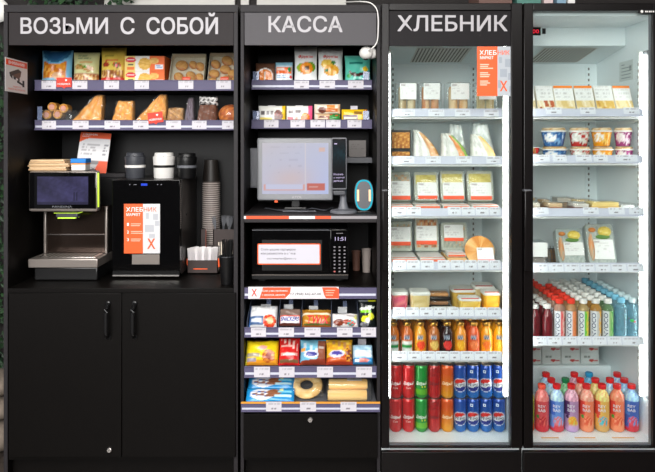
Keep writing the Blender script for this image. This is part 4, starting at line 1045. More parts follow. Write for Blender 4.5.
def left_shelves():
    z1 = Z(90.5, YS) + .021; z2 = Z(130, YS) + .021
    Yf = .25; s = S(Yf)
    def bagthing(name, label, cat, a, b, t, zs, pt, d=.06, group=None, texts=(), kind='bag', Y=Yf, lean_=4, mat='film'):
        w, h = (b - a) * S(Y) * .97, (Z(t, Y + .02) - zs)
        r = thing(name, label, cat, (X((a + b) / 2, Y), Y, zs + .001), group)
        mb = MB(); sf = pillow(mb, w, h, d, pt, mat, kind)
        T = Matrix.Translation((0, d / 2 + .004, 0)) @ lean(lean_)
        mb.xform(T); o = min(p[2] for p in mb.v); mb.v = [(p[0], p[1], p[2] - o) for p in mb.v]
        mb.build('bag', r)
        if texts:
            tm = MB()
            for (tx, cu, cv, tw, th_, c) in texts:
                tm.text(tx, w * tw, h * th_, lambda x, z: T @ Vector(sf(w * (cu - .5) + x, h * cv + z)), 'paper', c, .012)
            lettering(tm, r)
        return r
    P = bagthing
    P('pasta_bag', 'light blue bag with orange pasta in its window on the top bakery shelf', 'pasta', 36.8, 69.5, 49.5, z1,
      paint((120, 178, 210), ('r', 0, 1, 0, .22, (134, 188, 214)), ('s', .1, .86, .2, .66, .07, [(216, 140, 44), (200, 112, 30), (232, 168, 72), (176, 98, 30)]), ('es', .6, .28, .17, .1, .06, [(226, 190, 160), (214, 170, 130)]), ('e', .5, 1.0, .52, .42, (112, 176, 212)), ('e', .5, 1.0, .46, .36, (48, 102, 140)), ('e', .5, 1.02, .36, .3, (40, 88, 130)), ('r', .3, .7, .93, .97, (96, 140, 160))), .07)
    P('snack_bag', 'cream green bag of nut snacks between the blue and yellow bags', 'snack bag', 69.5, 97, 52, z1,
      paint((206, 206, 150), ('s', 0, 1, .02, .33, .06, [(172, 108, 60), (206, 160, 96), (150, 84, 46), (222, 190, 140)]), ('r', 0, 1, .32, .37, (176, 128, 96)), ('es', .3, .55, .2, .08, .05, [(150, 110, 50), (90, 140, 50), (190, 150, 90)]), ('es', .66, .5, .22, .08, .05, [(176, 120, 60), (206, 170, 110)]), ('e', .52, .55, .07, .03, (80, 140, 40)), ('l', .2, .86, .78, .9, 2, (132, 150, 110)), ('r', .3, .8, .69, .72, (206, 150, 90))), .06)
    P('snack_bag', 'yellow bag of nut snacks with a red band beside the crispbread boxes', 'snack bag', 97.5, 124, 47, z1,
      paint((224, 196, 84), ('r', 0, 1, .0, .1, (196, 158, 66)), ('s', .06, .94, .18, .42, .06, [(206, 160, 84), (168, 104, 50), (230, 200, 140), (140, 84, 40)]), ('r', .02, .98, .14, .21, (198, 44, 34)), ('es', .25, .55, .14, .07, .05, [(196, 70, 40), (170, 110, 50), (150, 60, 40)]), ('es', .7, .53, .17, .07, .05, [(206, 40, 40), (70, 120, 40), (190, 90, 50)]), ('l', .18, .84, .72, .8, 1, (168, 150, 60)), ('r', .2, .75, .63, .66, (214, 110, 60)), ('r', 0, 1, .95, 1, (206, 176, 70))), .06)
    # crispbread boxes
    pt = paint((238, 236, 228), ('r', 0, .27, 0, 1, (240, 214, 120)), ('r', .05, .24, .06, .26, (238, 120, 40)), ('g', 0, 1, 0, 0, W_), ('r', .62, 1, 0, 1, (238, 106, 34)), ('es', .5, .48, .16, .4, .06, [(226, 174, 62), (212, 156, 44), (236, 190, 90)]), ('es', .74, .68, .12, .2, .05, [(236, 190, 100), (226, 170, 80)]), ('r', .76, .96, .14, .4, (232, 236, 240)), ('l', .78, .95, .16, .38, 2, (70, 120, 190)), ('e', .15, .74, .13, .18, (216, 34, 44)), ('r', .06, .24, .73, .78, (250, 240, 240)), ('r', .07, .22, .38, .46, (84, 90, 60)))
    w = (164.5 - 124.8) * s; h = (Z(56, Yf) - z1) / 2 - .0008
    for k in range(2):
        mb = MB(); carton(mb, w, h, .12, pt, (236, 120, 50), 'paper', nu=44, nv=20)
        put(mb, 'crispbread_box', ('lower of the two stacked orange and white crispbread boxes', 'upper of the two stacked orange and white crispbread boxes')[k], 'crispbread', 144.6, Yf, z1 + k * (h + .0008), 'crispbread boxes on the bakery shelf')
    # cookie trays tilted to the front
    def tray(a, b, t, label, rows):
        w, h = (b - a) * s, (Z(t, Yf + .05) - z1) * 1.06
        r = thing('cookie_tray', label, 'cookies', (X((a + b) / 2, Yf), Yf, z1 + .0195), 'cookie trays on the bakery shelf')
        T = Matrix.Translation((0, .012, 0)) @ lean(26)
        mb = MB(); dd = .035; c = (220, 212, 186)
        mb.box(-w / 2, w / 2, dd, dd + .002, 0, h, 'paper', c, T=T)
        for x0, x1, z0, zz in ((-w / 2, -w / 2 + .002, 0, h), (w / 2 - .002, w / 2, 0, h), (-w / 2, w / 2, 0, .002), (-w / 2, w / 2, h - .002, h)): mb.box(x0, x1, .004, dd, z0, zz, 'paper', c, T=T)
        mb.box(-w / 2 - .003, w / 2 + .003, .002, .004, -.002, .006, 'paper', (228, 222, 204), T=T)
        mb.build('tray', r)
        first = None
        for i, (cx, cz, sz) in enumerate(rows):
            if first is None:
                mb = MB(); mb.ball((0, 0, 0), .024, .013, .022, 'food', paint=lambda u, v: CRUST[int(hsh(int(u * 14), int(v * 9)) * 2)] if v < .32 else [(222, 160, 72), (214, 146, 60), (228, 172, 88)][int(hsh(int(u * 20), int(v * 14)) * 3)], seg=20, rings=12)
                o = first = mb.build('cookie', r)
            else:
                o = first.copy(); COL.objects.link(o)
            o.location = T @ Vector((cx * w, dd - .0135, cz * h)); o.rotation_euler = (-.45, hsh(i, a) * 1.2, 0); o.scale = (sz, 1, sz)
        mb = MB(); mb.box(-.018, .02, .0002, .0012, .003, .03, 'paper', (238, 84, 44), T=T).text('ХЛЕБНИК', .03, .005, lambda x, z: T @ Vector((.001 + x, -.0003, .018 + z)), 'paper', (255, 230, 220), .01)
        mb.build('sticker', r)
        mb = MB(); mb.box(-w / 2, w / 2, .0, .001, .004, h, 'film_clear', T=T); mb.build('film_wrap', r)
    tray(167.5, 202.5, 55, 'cream tray of six large golden cookies with an orange sticker', ((-.2, .66, 1.25), (.13, .68, .9), (.34, .62, .95), (-.25, .25, 1.05), (.1, .28, 1.1), (.36, .24, .9)))
    tray(206.5, 240.5, 54, 'cream tray of round pale cookies half hidden by the cabinet side', ((-.32, .68, 1.0), (.02, .8, 1.15), (.34, .7, 1.0), (-.34, .36, 1.05), (-.02, .5, 1.1), (.22, .36, 1.05), (-.36, .1, .95), (.06, .16, 1.0), (.34, .12, 1.)))
    news_tag(56.5, 71.5, 77.6, 88.6, YS - .006, 'red arrow sign on the rail below the blue pasta bag')
    news_tag(148.6, 163.6, 112.2, 124.4, YS - .006, 'red tilted arrow sign in front of the second triangular pastry', -.12)
    for (a, b, n) in ((41.5, 56, 'blue pasta bag'), (72.3, 87.3, 'cream green snack bag'), (104, 119, 'yellow snack bag'), (134.5, 149, 'crispbread boxes'), (178.3, 193.3, 'tray of six large cookies'), (216, 231, 'tray of round pale cookies')):
        price_tag(a, b, 80, 89, YS - .003, n)
    # pastries in film on the second shelf
    def pastry(label, a, b, t, lf, rf, cols, d=.05, name='puff_pastry', cat='pastry', film=True, lean_=14, bottom=119):
        w, h = (b - a) * s, Z(t, Yf + .015) - z2
        r = thing(name, label, cat, (X((a + b) / 2, Yf), Yf, z2 + .001))
        T = Matrix.Translation((0, d * .7, 0)) @ lean(lean_)
        L = (lambda v: w * lf(v)); R_ = (lambda v: w * rf(v))
        def pt(u, v):
            e = min(u, 1 - u, v, 1 - v); n = hsh(int(u * 26), int(v * 22), a)
            c = cols[int(n * len(cols))]
            if film and e < .05 + .04 * n: return tuple(int(x * .78) for x in c)
            if hsh(int(u * 9), int(v * 9), 8) > .8: return tuple(min(255, int(x * 1.1)) for x in c)
            return c
        mb = MB(); pillow(mb, w, h, d, pt, 'food', 'pad', L, R_, n=30, crumple=.1); mb.xform(T)
        o = min(p[2] for p in mb.v); mb.v = [(p[0], p[1], p[2] - o) for p in mb.v]; mb.build('pastry', r)
        if film:
            f = MB(); pillow(f, w, h * 1.04, d * 1.2, lambda u, v: (230, 232, 232), 'film_clear', 'pad', (lambda v: L(min(1, v)) - .003), (lambda v: R_(min(1, v)) + .004), n=16, crumple=.12); f.xform(T)
            o = min(p[2] for p in f.v); f.v = [(p[0], p[1], p[2] - o) for p in f.v]; f.build('film_wrap', r)
        return r
    PU = [(232, 164, 84), (224, 152, 70), (238, 178, 100), (216, 142, 62), (230, 160, 78)]
    # rolled pastries in a clear box
    r = thing('sausage_roll_pack', 'clear box of small sausage rolls at the end of the lower bakery shelf', 'sausage rolls', (X(57, Yf), Yf, z2 + .001))
    first = None
    for i, (px, py) in enumerate(((44, 115), (49.5, 107), (55, 114.5), (61, 108.5))):
        if first is None:
            mb = MB(); T = Matrix.Rotation(PI / 2, 4, 'X')
            mb.lathe([(0, -.03), (.018, -.03), (.0215, -.022), (.0215, .026), (.0165, .032), (.0135, .031), (.0125, .0285), (0, .0285)], 'food', seg=22, T=T,
                     paint=lambda t, z: (204, 148, 132) if z > .0283 and z < .0295 else [(222, 172, 92), (206, 142, 62), (190, 118, 44)][int(hsh(int(t * 18), int(z * 400)) * 3)])
            o = first = mb.build('sausage_roll', r)
        else: o = first.copy(); COL.objects.link(o)
        zc = max(.0225, Z(py, Yf + .01) - z2); o.location = (X(px, Yf) - X(57, Yf), .04 + (.012 if zc > .03 else 0), zc)
    MB().box(X(42.3, Yf) - X(57, Yf), X(71, Yf) - X(57, Yf), .004, .08, 0, .075, 'clear', r=.008).build('clear_box', r)
    tl = lambda v: -.5 + .78 * max(0, (v - .14) / .86)
    pastry('largest triangular puff pastry, beside the clear box of sausage rolls', 69.5, 100.5, 94, tl, lambda v: .5 - .04 * v, PU, .055)
    pastry('square golden puff pastry between the two triangular ones', 109, 132.5, 100.5, lambda v: -.5 + .2 * v, lambda v: .5 - .08 * v, PU, .05)
    pastry('second triangular puff pastry, behind the tilted red arrow sign', 133.5, 166, 93.5, lambda v: -.5 + .74 * max(0, (v - .14) / .86), lambda v: .5 - .08 * v, PU, .055)
    pastry('small bag of little golden pastries beside the red arrow sign', 164.5, 183, 108, lambda v: -.5 + .1 * v, lambda v: .5 - .06 * v, [(206, 150, 80), (150, 92, 50), (222, 180, 120), (120, 76, 46)], .045)
    pastry('dark roll in a bluish clear bag beside the chocolate cake', 182.5, 193.5, 97, lambda v: -.5 + .34 * v, lambda v: .5 - .16 * v, [(98, 84, 92), (120, 108, 120), (84, 66, 64), (140, 130, 146)], .05, 'bread_roll_pack', 'bread roll')
    r = pastry('brown chocolate cake in a shiny gathered clear bag', 195, 216, 104.5, lambda v: -.5 + .12 * v, lambda v: .5 - .04 * v, [(112, 66, 44), (98, 56, 38), (124, 76, 52)], .055, 'chocolate_cake', 'cake')
    mb = MB(); w = 19 * s; pillow(mb, w, .042, .035, lambda u, v: (40, 36, 36) if hsh(int(u * 9 + v * 4), int(v * 8 - u * 3), 2) > .45 else (214, 212, 210), 'film', 'flow', crumple=.2, n=22); mb.build('bag_top', r, (.006, .045, Z(104.5, Yf + .015) - z2 - .004))
    # bun
    r = thing('glazed_bun', 'round glazed orange bun in clear film beside the cabinet side', 'bun', (X(228.6, Yf), Yf, z2 + .001))
    R = 12.2 * s
    mb = MB(); mb.ball((0, .055, R * .88), R, .045, R * .88, 'food', paint=lambda u, v: [(206, 112, 40), (222, 136, 58), (184, 88, 30), (150, 70, 30)][int(hsh(int(u * 26), int(v * 16)) * 4)], seg=30, rings=18); mb.build('bun', r)
    MB().ball((0, .055, R * .9), R * 1.02, .05, R * .9, 'film_clear', seg=26, rings=16).build('film_wrap', r)
    for (a, b, n) in ((42, 56, 'box of sausage rolls'), (72.5, 88.5, 'largest triangular pastry'), (104.5, 120, 'square puff pastry'), (133, 148.5, 'second triangular pastry'), (166, 181, 'bag of little pastries'), (192, 206.5, 'chocolate cake'), (222, 233.5, 'round glazed bun')):
        price_tag(a, b, 120.5, 129, YS - .003, n)

def checkout_snacks():
    z1 = Z(89.5, YS) + .021; z2 = Z(128.5, YS) + .021; Yf = .25; s = S(Yf)
    def pk(name, label, cat, a, b, t, zs, pt, d, kind='bag', texts=(), Y=Yf, lean_=5, group=None, hh=None, back=None, dy=0., film='film', n=28):
        w = (b - a) * S(Y) * (.975 if Y > .1 else 1.04)
        h = hh or (Z(t, Y + .02) - zs)
        r = thing(name, label, cat, (X((a + b) / 2, Y), Y, zs + .001), group)
        T = Matrix.Translation((0, d / 2 + .003 + dy, 0)) @ lean(lean_)
        mb = MB(); sf = pillow(mb, w, h, d, pt, film, kind, n=n, back=back); mb.xform(T)
        o = min(p[2] for p in mb.v); mb.v = [(p[0], p[1], p[2] - o) for p in mb.v]
        y0 = min(p[1] for p in mb.v)
        mb.v = [(p[0], p[1] - y0, p[2]) for p in mb.v]; mb.build('wrapper', r)
        if texts:
            tm = MB()
            for (tx, cu, cv, tw, th_, c, sh) in texts:
                tm.text(tx, w * tw, h * th_, lambda x, z: T @ Vector(sf(w * (cu - .5) + x + sh * z, h * cv + z)) - Vector((0, y0, o)), 'paper', c, .014)
            lettering(tm, r)
        return r
    pk('snack_bar', 'brown snack bar with an orange fruit picture at the end of the upper checkout shelf', 'snack bar', 255, 275, 63.5, z1,
       paint((120, 82, 60), ('r', 0, 1, .72, 1, (96, 66, 50)), ('e', .5, .36, .42, .4, (240, 236, 228)), ('e', .5, .36, .38, .34, (228, 128, 36)), ('r', .44, .52, .05, .6, (236, 220, 200)), ('e', .3, .12, .1, .08, (70, 120, 40)), ('r', .5, .9, .12, .24, (90, 40, 30))), .035, 'flow')
    pk('snack_bar', 'light blue and orange wafer bar beside the white papaya bag', 'snack bar', 275, 292.5, 62.5, z1,
       paint((196, 214, 222), ('r', 0, 1, .84, 1, (140, 190, 210)), ('g', 0, 1, .45, .6, (226, 232, 234)), ('r', .05, .95, .5, .78, (238, 106, 40)), ('e', .83, .66, .1, .1, (40, 140, 70)), ('l', .1, .9, .28, .42, 2, (70, 140, 190)), ('e', .9, .34, .08, .06, (226, 60, 60)), ('r', .35, .9, 0, .16, (238, 120, 50)), ('r', .1, .5, .62, .72, (240, 220, 205))), .035, 'flow')
    wb = (240, 244, 242)
    pk('dried_fruit_bag', 'white dried fruit bag with a cut papaya picture', 'dried fruit', 293.5, 317.5, 46.5, z1,
       paint(wb, ('e', .66, .46, .3, .14, (110, 160, 40)), ('e', .4, .44, .3, .13, (150, 180, 50)), ('es', .53, .42, .3, .16, .08, [(240, 150, 40), (236, 138, 34)]), ('e', .56, .43, .1, .07, (90, 60, 30)), ('e', .8, .08, .06, .04, (226, 70, 80)), ('r', .25, .55, .06, .1, (120, 120, 120)), ('r', 0, 1, .96, 1, (190, 196, 196))), .05,
       texts=(('Фрукты', .5, .72, .62, .1, (226, 62, 48), .2),))
    pk('dried_fruit_bag', 'white dried fruit bag with a sliced mango picture', 'dried fruit', 317.5, 343.5, 47, z1,
       paint(wb, ('es', .36, .54, .26, .13, .07, [(244, 206, 90), (236, 190, 70)]), ('es', .54, .38, .32, .15, .07, [(238, 176, 50), (230, 160, 40), (244, 190, 70)]), ('e', .62, .58, .1, .05, (60, 130, 60)), ('e', .34, .37, .07, .04, (50, 130, 80)), ('e', .82, .08, .06, .04, (226, 70, 80)), ('r', .25, .55, .05, .08, (70, 70, 70)), ('r', 0, 1, .96, 1, (150, 156, 156))), .05,
       texts=(('Фрукты', .5, .73, .58, .1, (226, 62, 48), .2),))
    pk('dried_fruit_bag', 'turquoise bag with a chocolate banana picture below the white camera', 'dried fruit', 344.5, 371.5, 55.5, z1,
       paint((92, 200, 178), ('e', .5, .68, .46, .36, (92, 200, 178)), ('e', .46, .42, .32, .15, (64, 34, 26)), ('e', .48, .53, .34, .14, (92, 200, 178)), ('e', .8, .52, .1, .1, (238, 196, 40)), ('r', .16, .7, .7, .76, (30, 120, 110)), ('r', .38, .86, .1, .18, (40, 130, 118)), ('e', .14, .3, .08, .08, (60, 170, 90)), ('r', 0, 1, .93, 1, (120, 214, 196))), .05)
    for a, b, n in ((294, 309, 'white papaya bag'), (319.5, 335, 'white mango bag'), (348, 363.5, 'turquoise banana bag')): price_tag(a, b, 80.5, 89.3, YS - .003, n)
    bars = ((258, 285.5, 106, 'white and yellow chocolate bar at the end of the lower checkout shelf', paint((236, 236, 230), ('r', .86, 1, 0, 1, (236, 196, 30)), ('es', .74, .42, .16, .36, .05, [(110, 46, 36), (150, 60, 50), (90, 40, 30)]), ('r', .06, .5, .1, .34, (236, 214, 110)), ('r', .1, .56, .5, .7, (90, 84, 84)), ('r', .25, .3, .5, .7, W_), ('r', .4, .44, .5, .7, W_))),
            (286, 312.5, 106, 'white and pink caramel bar beside the white and yellow one', paint((236, 236, 232), ('r', .84, 1, 0, 1, (240, 90, 140)), ('es', .74, .3, .18, .3, .05, [(226, 130, 40), (240, 160, 60), (210, 100, 30)]), ('r', .05, .28, .14, .36, (240, 130, 140)), ('r', .34, .46, .14, .36, (240, 150, 130)), ('r', .1, .55, .55, .72, (120, 110, 110)), ('r', .28, .33, .5, .8, W_))))
    for a, b, t, lab, pt in bars: pk('chocolate_bar', lab, 'chocolate bar', a, b, t, z2, pt, .024, 'flow', lean_=8)
    hA = (Z(104, Yf) - z2) / 2 - .001
    A = paint((226, 196, 160), ('r', 0, .14, 0, 1, (238, 226, 210)), ('es', .3, .45, .16, .4, .06, [(110, 54, 40), (90, 44, 34)]), ('r', .46, .62, .1, .8, (150, 80, 50)), ('s', .6, 1, 0, 1, .1, [(50, 140, 60), (60, 150, 70), (220, 60, 40), (40, 120, 50)]), ('r', .14, .5, .5, .64, (230, 190, 160)))
    B = paint((238, 226, 206), ('es', .3, .4, .16, .34, .06, [(96, 52, 40), (120, 64, 48)]), ('r', .45, .9, .2, .55, (206, 120, 60)), ('r', .9, 1, 0, 1, (240, 200, 160)), ('s', .5, .8, .55, .9, .08, [(236, 160, 90), (226, 140, 60)]))
    pk('chocolate_bar', 'brown and green nut bar, lower of the two stacked ones', 'chocolate bar', 314, 340.5, 104, z2, A, .03, 'flow', lean_=0, hh=hA, Y=Yf)
    pk('chocolate_bar', 'white and brown nut bar, upper of the two stacked ones', 'chocolate bar', 314, 340.5, 104, z2 + hA + .001, B, .03, 'flow', lean_=0, hh=hA, Y=Yf)
    pk('chocolate_bar', 'yellow banana bar beside the two stacked nut bars', 'chocolate bar', 341.5, 367.5, 109.5, z2, paint((240, 196, 30), ('g', 0, 1, .1, .4, (236, 186, 20)), ('r', .05, .62, .2, .58, (128, 110, 120)), ('r', .1, .58, .3, .46, (236, 226, 200)), ('r', .86, 1, 0, 1, (206, 130, 40)), ('r', .5, .8, .62, .84, (150, 110, 40))), .024, 'flow', lean_=8)
    for a, b, n in ((264, 278.5, 'white and yellow bar'), (290.5, 305, 'white and pink bar'), (310.5, 325, 'stacked nut bars, first of two'), (326, 340.5, 'stacked nut bars, second of two'), (347.5, 361.5, 'yellow banana bar')): price_tag(a, b, 119.6, 128, YS - .003, n)
    for a, b, t0, b0, n in ((268, 275.5, 105.5, 112, 'white and yellow bar'), (295.5, 303, 105.5, 112, 'white and pink bar'), (350.5, 357.5, 106, 112, 'yellow banana bar')):
        o = price_tag(a, b, t0, b0, .33, n, name='blank_card', cat='card', label='small blank white card standing behind the ' + n); o.location.z = z2 + .0005
        for v in o.data.vertices:
            if v.co.z > .001: v.co.z = Z(t0, .33) - z2
    # ---------------- tiers
    za, zb, zc = TIER['a'], TIER['b'], TIER['c']
    Y = .022
    t4 = 42
    def hh_(t, zs, Y=Y): return (Z(t, Y + .08) - zs) / math.cos(math.radians(t4)) * .98
    pk('candy_pack', 'white and blue wafer pack with a red picture, first in the top snack tier', 'candy', 249, 276, 305.5, za, paint((226, 228, 230), ('s', 0, 1, .62, 1, .09, [(226, 230, 232), (206, 210, 214), (236, 236, 236)]), ('r', 0, .5, .04, .42, (66, 96, 140)), ('r', .08, .44, .16, .3, (206, 214, 226)), ('es', .74, .22, .24, .26, .07, [(206, 50, 36), (226, 84, 50), (236, 150, 90)]), ('e', .76, .22, .12, .14, (240, 190, 140)), ('r', 0, .05, 0, 1, (60, 100, 160))), .05, 'flow', lean_=t4, hh=hh_(307, za), Y=Y)
    pk('chocolate_bar', 'brown chocolate bar pack with blue lettering on white in the top snack tier', 'chocolate bar', 279.5, 300, 310, za, paint((126, 104, 94), ('r', 0, 1, .9, 1, (110, 88, 78)), ('r', 0, 1, 0, .52, (206, 92, 84)), ('r', .05, .96, .06, .44, (232, 226, 230)), ('r', 0, 1, 0, .04, (110, 60, 50))), .045, 'pad', texts=(('SNICKERS', .5, .27, .84, .26, (28, 62, 150), .25),), lean_=t4, hh=hh_(311.5, za), Y=Y)
    pk('chocolate_bar', 'gold chocolate bar pack with red lettering in the top snack tier', 'chocolate bar', 302.5, 330.5, 309, za, paint((186, 128, 40), ('r', 0, 1, .58, .7, (236, 220, 190)), ('r', 0, 1, .7, 1, (170, 116, 34)), ('r', .2, .8, .85, .9, (206, 160, 70)), ('g', 0, 1, .1, .26, (150, 84, 34)), ('r', .05, .98, .06, .12, (80, 90, 40))), .045, 'flow', texts=(('TWIX', .54, .32, .74, .42, (220, 30, 36), .2),), lean_=t4, hh=hh_(310, za), Y=Y)
    pk('chocolate_bar', 'white coconut bar pack with brown chocolate picture in the top snack tier', 'chocolate bar', 332.5, 357.5, 312, za, paint((228, 224, 222), ('r', .2, .55, .5, 1, (238, 236, 236)), ('es', .26, .22, .2, .2, .07, [(130, 58, 36), (110, 46, 30)]), ('es', .58, .26, .16, .16, .07, [(150, 70, 44), (170, 60, 40)]), ('es', .74, .2, .16, .2, .06, [(30, 150, 140), (50, 170, 160), (190, 60, 50)]), ('e', .92, .6, .08, .2, (206, 206, 120)), ('r', .6, .9, .62, .72, (170, 160, 160))), .045, 'flow', lean_=t4, hh=hh_(313.5, za), Y=Y)
    pk('gum_bag', 'black and lime chewing gum bag at the end of the top snack tier', 'chewing gum', 359.5, 376, 300, za, paint((24, 30, 30), ('r', .0, 1, .93, 1, (150, 156, 160)), ('r', .55, 1, .93, 1, (220, 222, 40)), ('g', 0, 1, 0, 0, W_), ('e', .36, .68, .34, .06, (226, 232, 226)), ('e', .64, .74, .3, .05, (220, 228, 220)), ('e', .4, .6, .34, .06, (130, 220, 30)), ('e', .34, .32, .22, .14, (226, 232, 40)), ('e', .7, .42, .2, .12, (226, 232, 60)), ('e', .5, .28, .14, .1, (236, 236, 236)), ('es', .3, .12, .26, .1, .1, [(110, 110, 116), (150, 150, 156)])), .045, lean_=12, hh=(Z(300, .06) - za), Y=Y)
    for a, b, n in ((251, 266, 'white and blue wafer pack'), (278.5, 294, 'chocolate bar pack with blue letters'), (304.5, 320.5, 'gold chocolate bar pack'), (337, 352.5, 'white coconut bar pack'), (361, 376, 'black gum bag')): price_tag(a, b, 327.6, 336.8, -.0045, n)
    for a, b, t0, n in ((261, 271, 304.5, 'white and blue wafer pack'), (284, 293, 304.5, 'bar pack with blue letters'), (309, 318, 306, 'gold bar pack'), (338, 347, 307, 'white coconut bar pack')):
        r = thing('card_holder', 'blank white card on a clear stem above the ' + n, 'card holder', (X((a + b) / 2, .16), .16, za + .0005))
        w = (b - a) * S(.16); zt = Z(t0, .16) - za
        MB().box(-w / 2, w / 2, 0, .001, zt - .028, zt, 'paper', (220, 222, 222)).build('card', r)
        MB().box(w * .05, w * .5, .0015, .003, .0, zt + .026, 'divider').box(-w * .2, w * .5, .0015, .02, 0, .002, 'divider').build('stem', r)
    # second tier
    Y = .02; t4 = 36
    def h2(t): return (Z(t, Y + .08) - zb) / math.cos(math.radians(t4)) * 1.06
    pk('cookie_pack', 'yellow cookie pack lying at the end of the middle snack tier', 'cookies', 245.5, 277, 341, zb, paint((236, 206, 30), ('g', 0, 1, .12, .2, (226, 150, 40)), ('es', .72, .3, .2, .26, .06, [(206, 120, 44), (226, 150, 60), (180, 90, 36)]), ('e', .72, .3, .1, .13, (150, 60, 40)), ('e', .52, .64, .14, .09, (226, 160, 150)), ('r', .06, .44, .28, .4, (160, 150, 130)), ('r', .05, .35, .1, .22, (150, 140, 150)), ('r', .2, .7, .9, .98, (150, 90, 50)), ('r', .0, .05, 0, 1, (230, 220, 60))), .06, 'flow', lean_=t4, hh=h2(343), Y=Y)
    pk('candy_bag', 'red candy bag between the yellow and light blue packs', 'candy', 278.5, 299, 339.5, zb, paint((206, 36, 36), ('s', .1, .9, .5, .95, .11, [(206, 36, 36), (220, 60, 54), (206, 36, 36), (236, 190, 180)]), ('r', .1, .9, .3, .4, (226, 160, 150)), ('r', .2, .8, .32, .38, (246, 232, 226)), ('r', .05, .95, .04, .16, (120, 90, 60)), ('r', .1, .7, .62, .68, (236, 180, 170))), .05, lean_=t4, hh=h2(341), Y=Y)
    pk('cookie_pack', 'light blue striped cookie pack in the middle snack tier', 'cookies', 300, 325.5, 341, zb, paint((110, 186, 216), ('s', .0, .9, .45, .95, .12, [(110, 186, 216), (206, 226, 234), (80, 166, 206), (130, 196, 220)]), ('r', .02, .2, .5, .62, (226, 160, 70)), ('r', .7, 1, .2, .95, (150, 90, 70)), ('r', .72, .95, .6, .7, (206, 190, 180)), ('e', .44, .36, .3, .16, (226, 228, 240)), ('e', .44, .36, .22, .1, (70, 70, 150)), ('g', 0, 1, .1, .22, (140, 58, 40))), .055, 'bag', lean_=t4, hh=h2(342.5), Y=Y)
    pk('cookie_pack', 'orange and yellow cookie pack with a violet oval in the middle snack tier', 'cookies', 326.5, 352.5, 341, zb, paint((238, 186, 50), ('s', .0, 1, .5, .95, .11, [(238, 186, 50), (240, 200, 80), (226, 160, 40), (206, 150, 90)]), ('g', 0, 1, .26, .4, (206, 90, 40)), ('e', .4, .38, .3, .15, (206, 206, 228)), ('e', .4, .4, .22, .08, (84, 74, 160)), ('es', .86, .34, .14, .3, .07, [(130, 60, 36), (226, 150, 50), (110, 50, 30)]), ('r', 0, 1, 0, .1, (170, 60, 36))), .055, 'bag', texts=(), lean_=t4, hh=h2(342.5), Y=Y)
    pk('tissue_pack', 'small pale blue pack at the end of the middle snack tier', 'tissues', 353.5, 373, 346.5, zb, paint((170, 204, 222), ('r', .1, .9, .34, .66, (216, 228, 234)), ('r', .0, 1, .66, .86, (150, 190, 212)), ('r', 0, 1, 0, .28, (60, 140, 196)), ('e', .5, .14, .3, .1, (206, 120, 110)), ('r', .1, .3, .05, .2, (226, 234, 238))), .045, 'pad', lean_=t4, hh=h2(347), Y=Y)
    o = price_tag(358, 366, 339, 348, .17, '', name='blank_card', cat='card', label='blank white card standing behind the pale blue pack'); o.location.z = zb + .0005
    for v in o.data.vertices:
        if v.co.z > .001: v.co.z = Z(339, .17) - zb
    for a, b, n in ((254, 270, 'yellow cookie pack'), (279, 294.5, 'red candy bag'), (317, 333, 'two striped cookie packs'), (356, 372, 'small pale blue pack')): price_tag(a, b, 366.8, 377.2, -.0085, n)
    # bottom tier
    Y = .0; hb = .055
    blue = paint((30, 142, 206), ('e', .34, .5, .26, .36, (226, 230, 234)), ('s', .14, .56, .3, .7, .06, [(226, 230, 234), (226, 230, 234), (40, 90, 170), (140, 96, 80)]), ('es', .58, .58, .14, .26, .05, [(150, 96, 66), (130, 78, 50)]), ('r', .66, .95, .6, .72, (130, 206, 224)), ('r', .6, .95, .3, .44, (190, 224, 230)), ('e', .74, .8, .04, .1, (226, 226, 150)))
    pk('wafer_pack', 'blue wafer pack with a hazelnut picture, lower of the two', 'wafers', 246.5, 293, 391, zc, blue, .03, 'flow', lean_=52, hh=.066, Y=-.012, group='blue wafer packs')
    pk('wafer_pack', 'blue wafer pack with a hazelnut picture, upper of the two', 'wafers', 248.5, 293, 379, zc + .0262, blue, .03, 'flow', lean_=52, hh=.064, Y=.052, group='blue wafer packs')
    r = thing('ring_bread', 'golden ring-shaped bread in clear film in the bottom snack tier', 'bread', (X(306, Y), Y, zc + .001))
    T = Matrix.Translation((0, .03, .003)) @ lean(60); R0, rr = .048, .0205
    mb = MB(); vs, cs, fs = [], [], []
    for i in range(41):
        a = 2 * PI * i / 40
        for j in range(15):
            b = 2 * PI * j / 14; q = R0 + (rr * 1.05) * math.cos(b)
            vs.append((q * math.cos(a), .8 * rr * math.sin(b), q * math.sin(a) + R0 + rr)); cs.append([(240, 200, 132), (246, 212, 150), (232, 186, 112)][int(hsh(int(i / 1.5), int(j / 1.5)) * 3)])
    fs = [(i * 15 + j, (i + 1) * 15 + j, (i + 1) * 15 + j + 1, i * 15 + j + 1) for i in range(40) for j in range(14)]
    mb.add(vs, fs, 'food', (0, 0, 0), True, cs, T); o = min(p[2] for p in mb.v) - .001; mb.v = [(p[0], p[1], p[2] - o) for p in mb.v]; mb.build('bread', r)
    f = MB(); pillow(f, .148, .142, .05, lambda u, v: W_, 'film_clear', 'pad', n=18, crumple=.1); f.xform(T); o = min(p[2] for p in f.v); f.v = [(p[0], p[1], p[2] - o) for p in f.v]; f.build('film_wrap', r)
    r = thing('waffle_roll_pack', 'clear pack of two long golden rolls in the bottom snack tier', 'rolls', (X(347.5, Y), Y, zc + .001))
    w = (367 - 327.5) * S(Y); roll = None
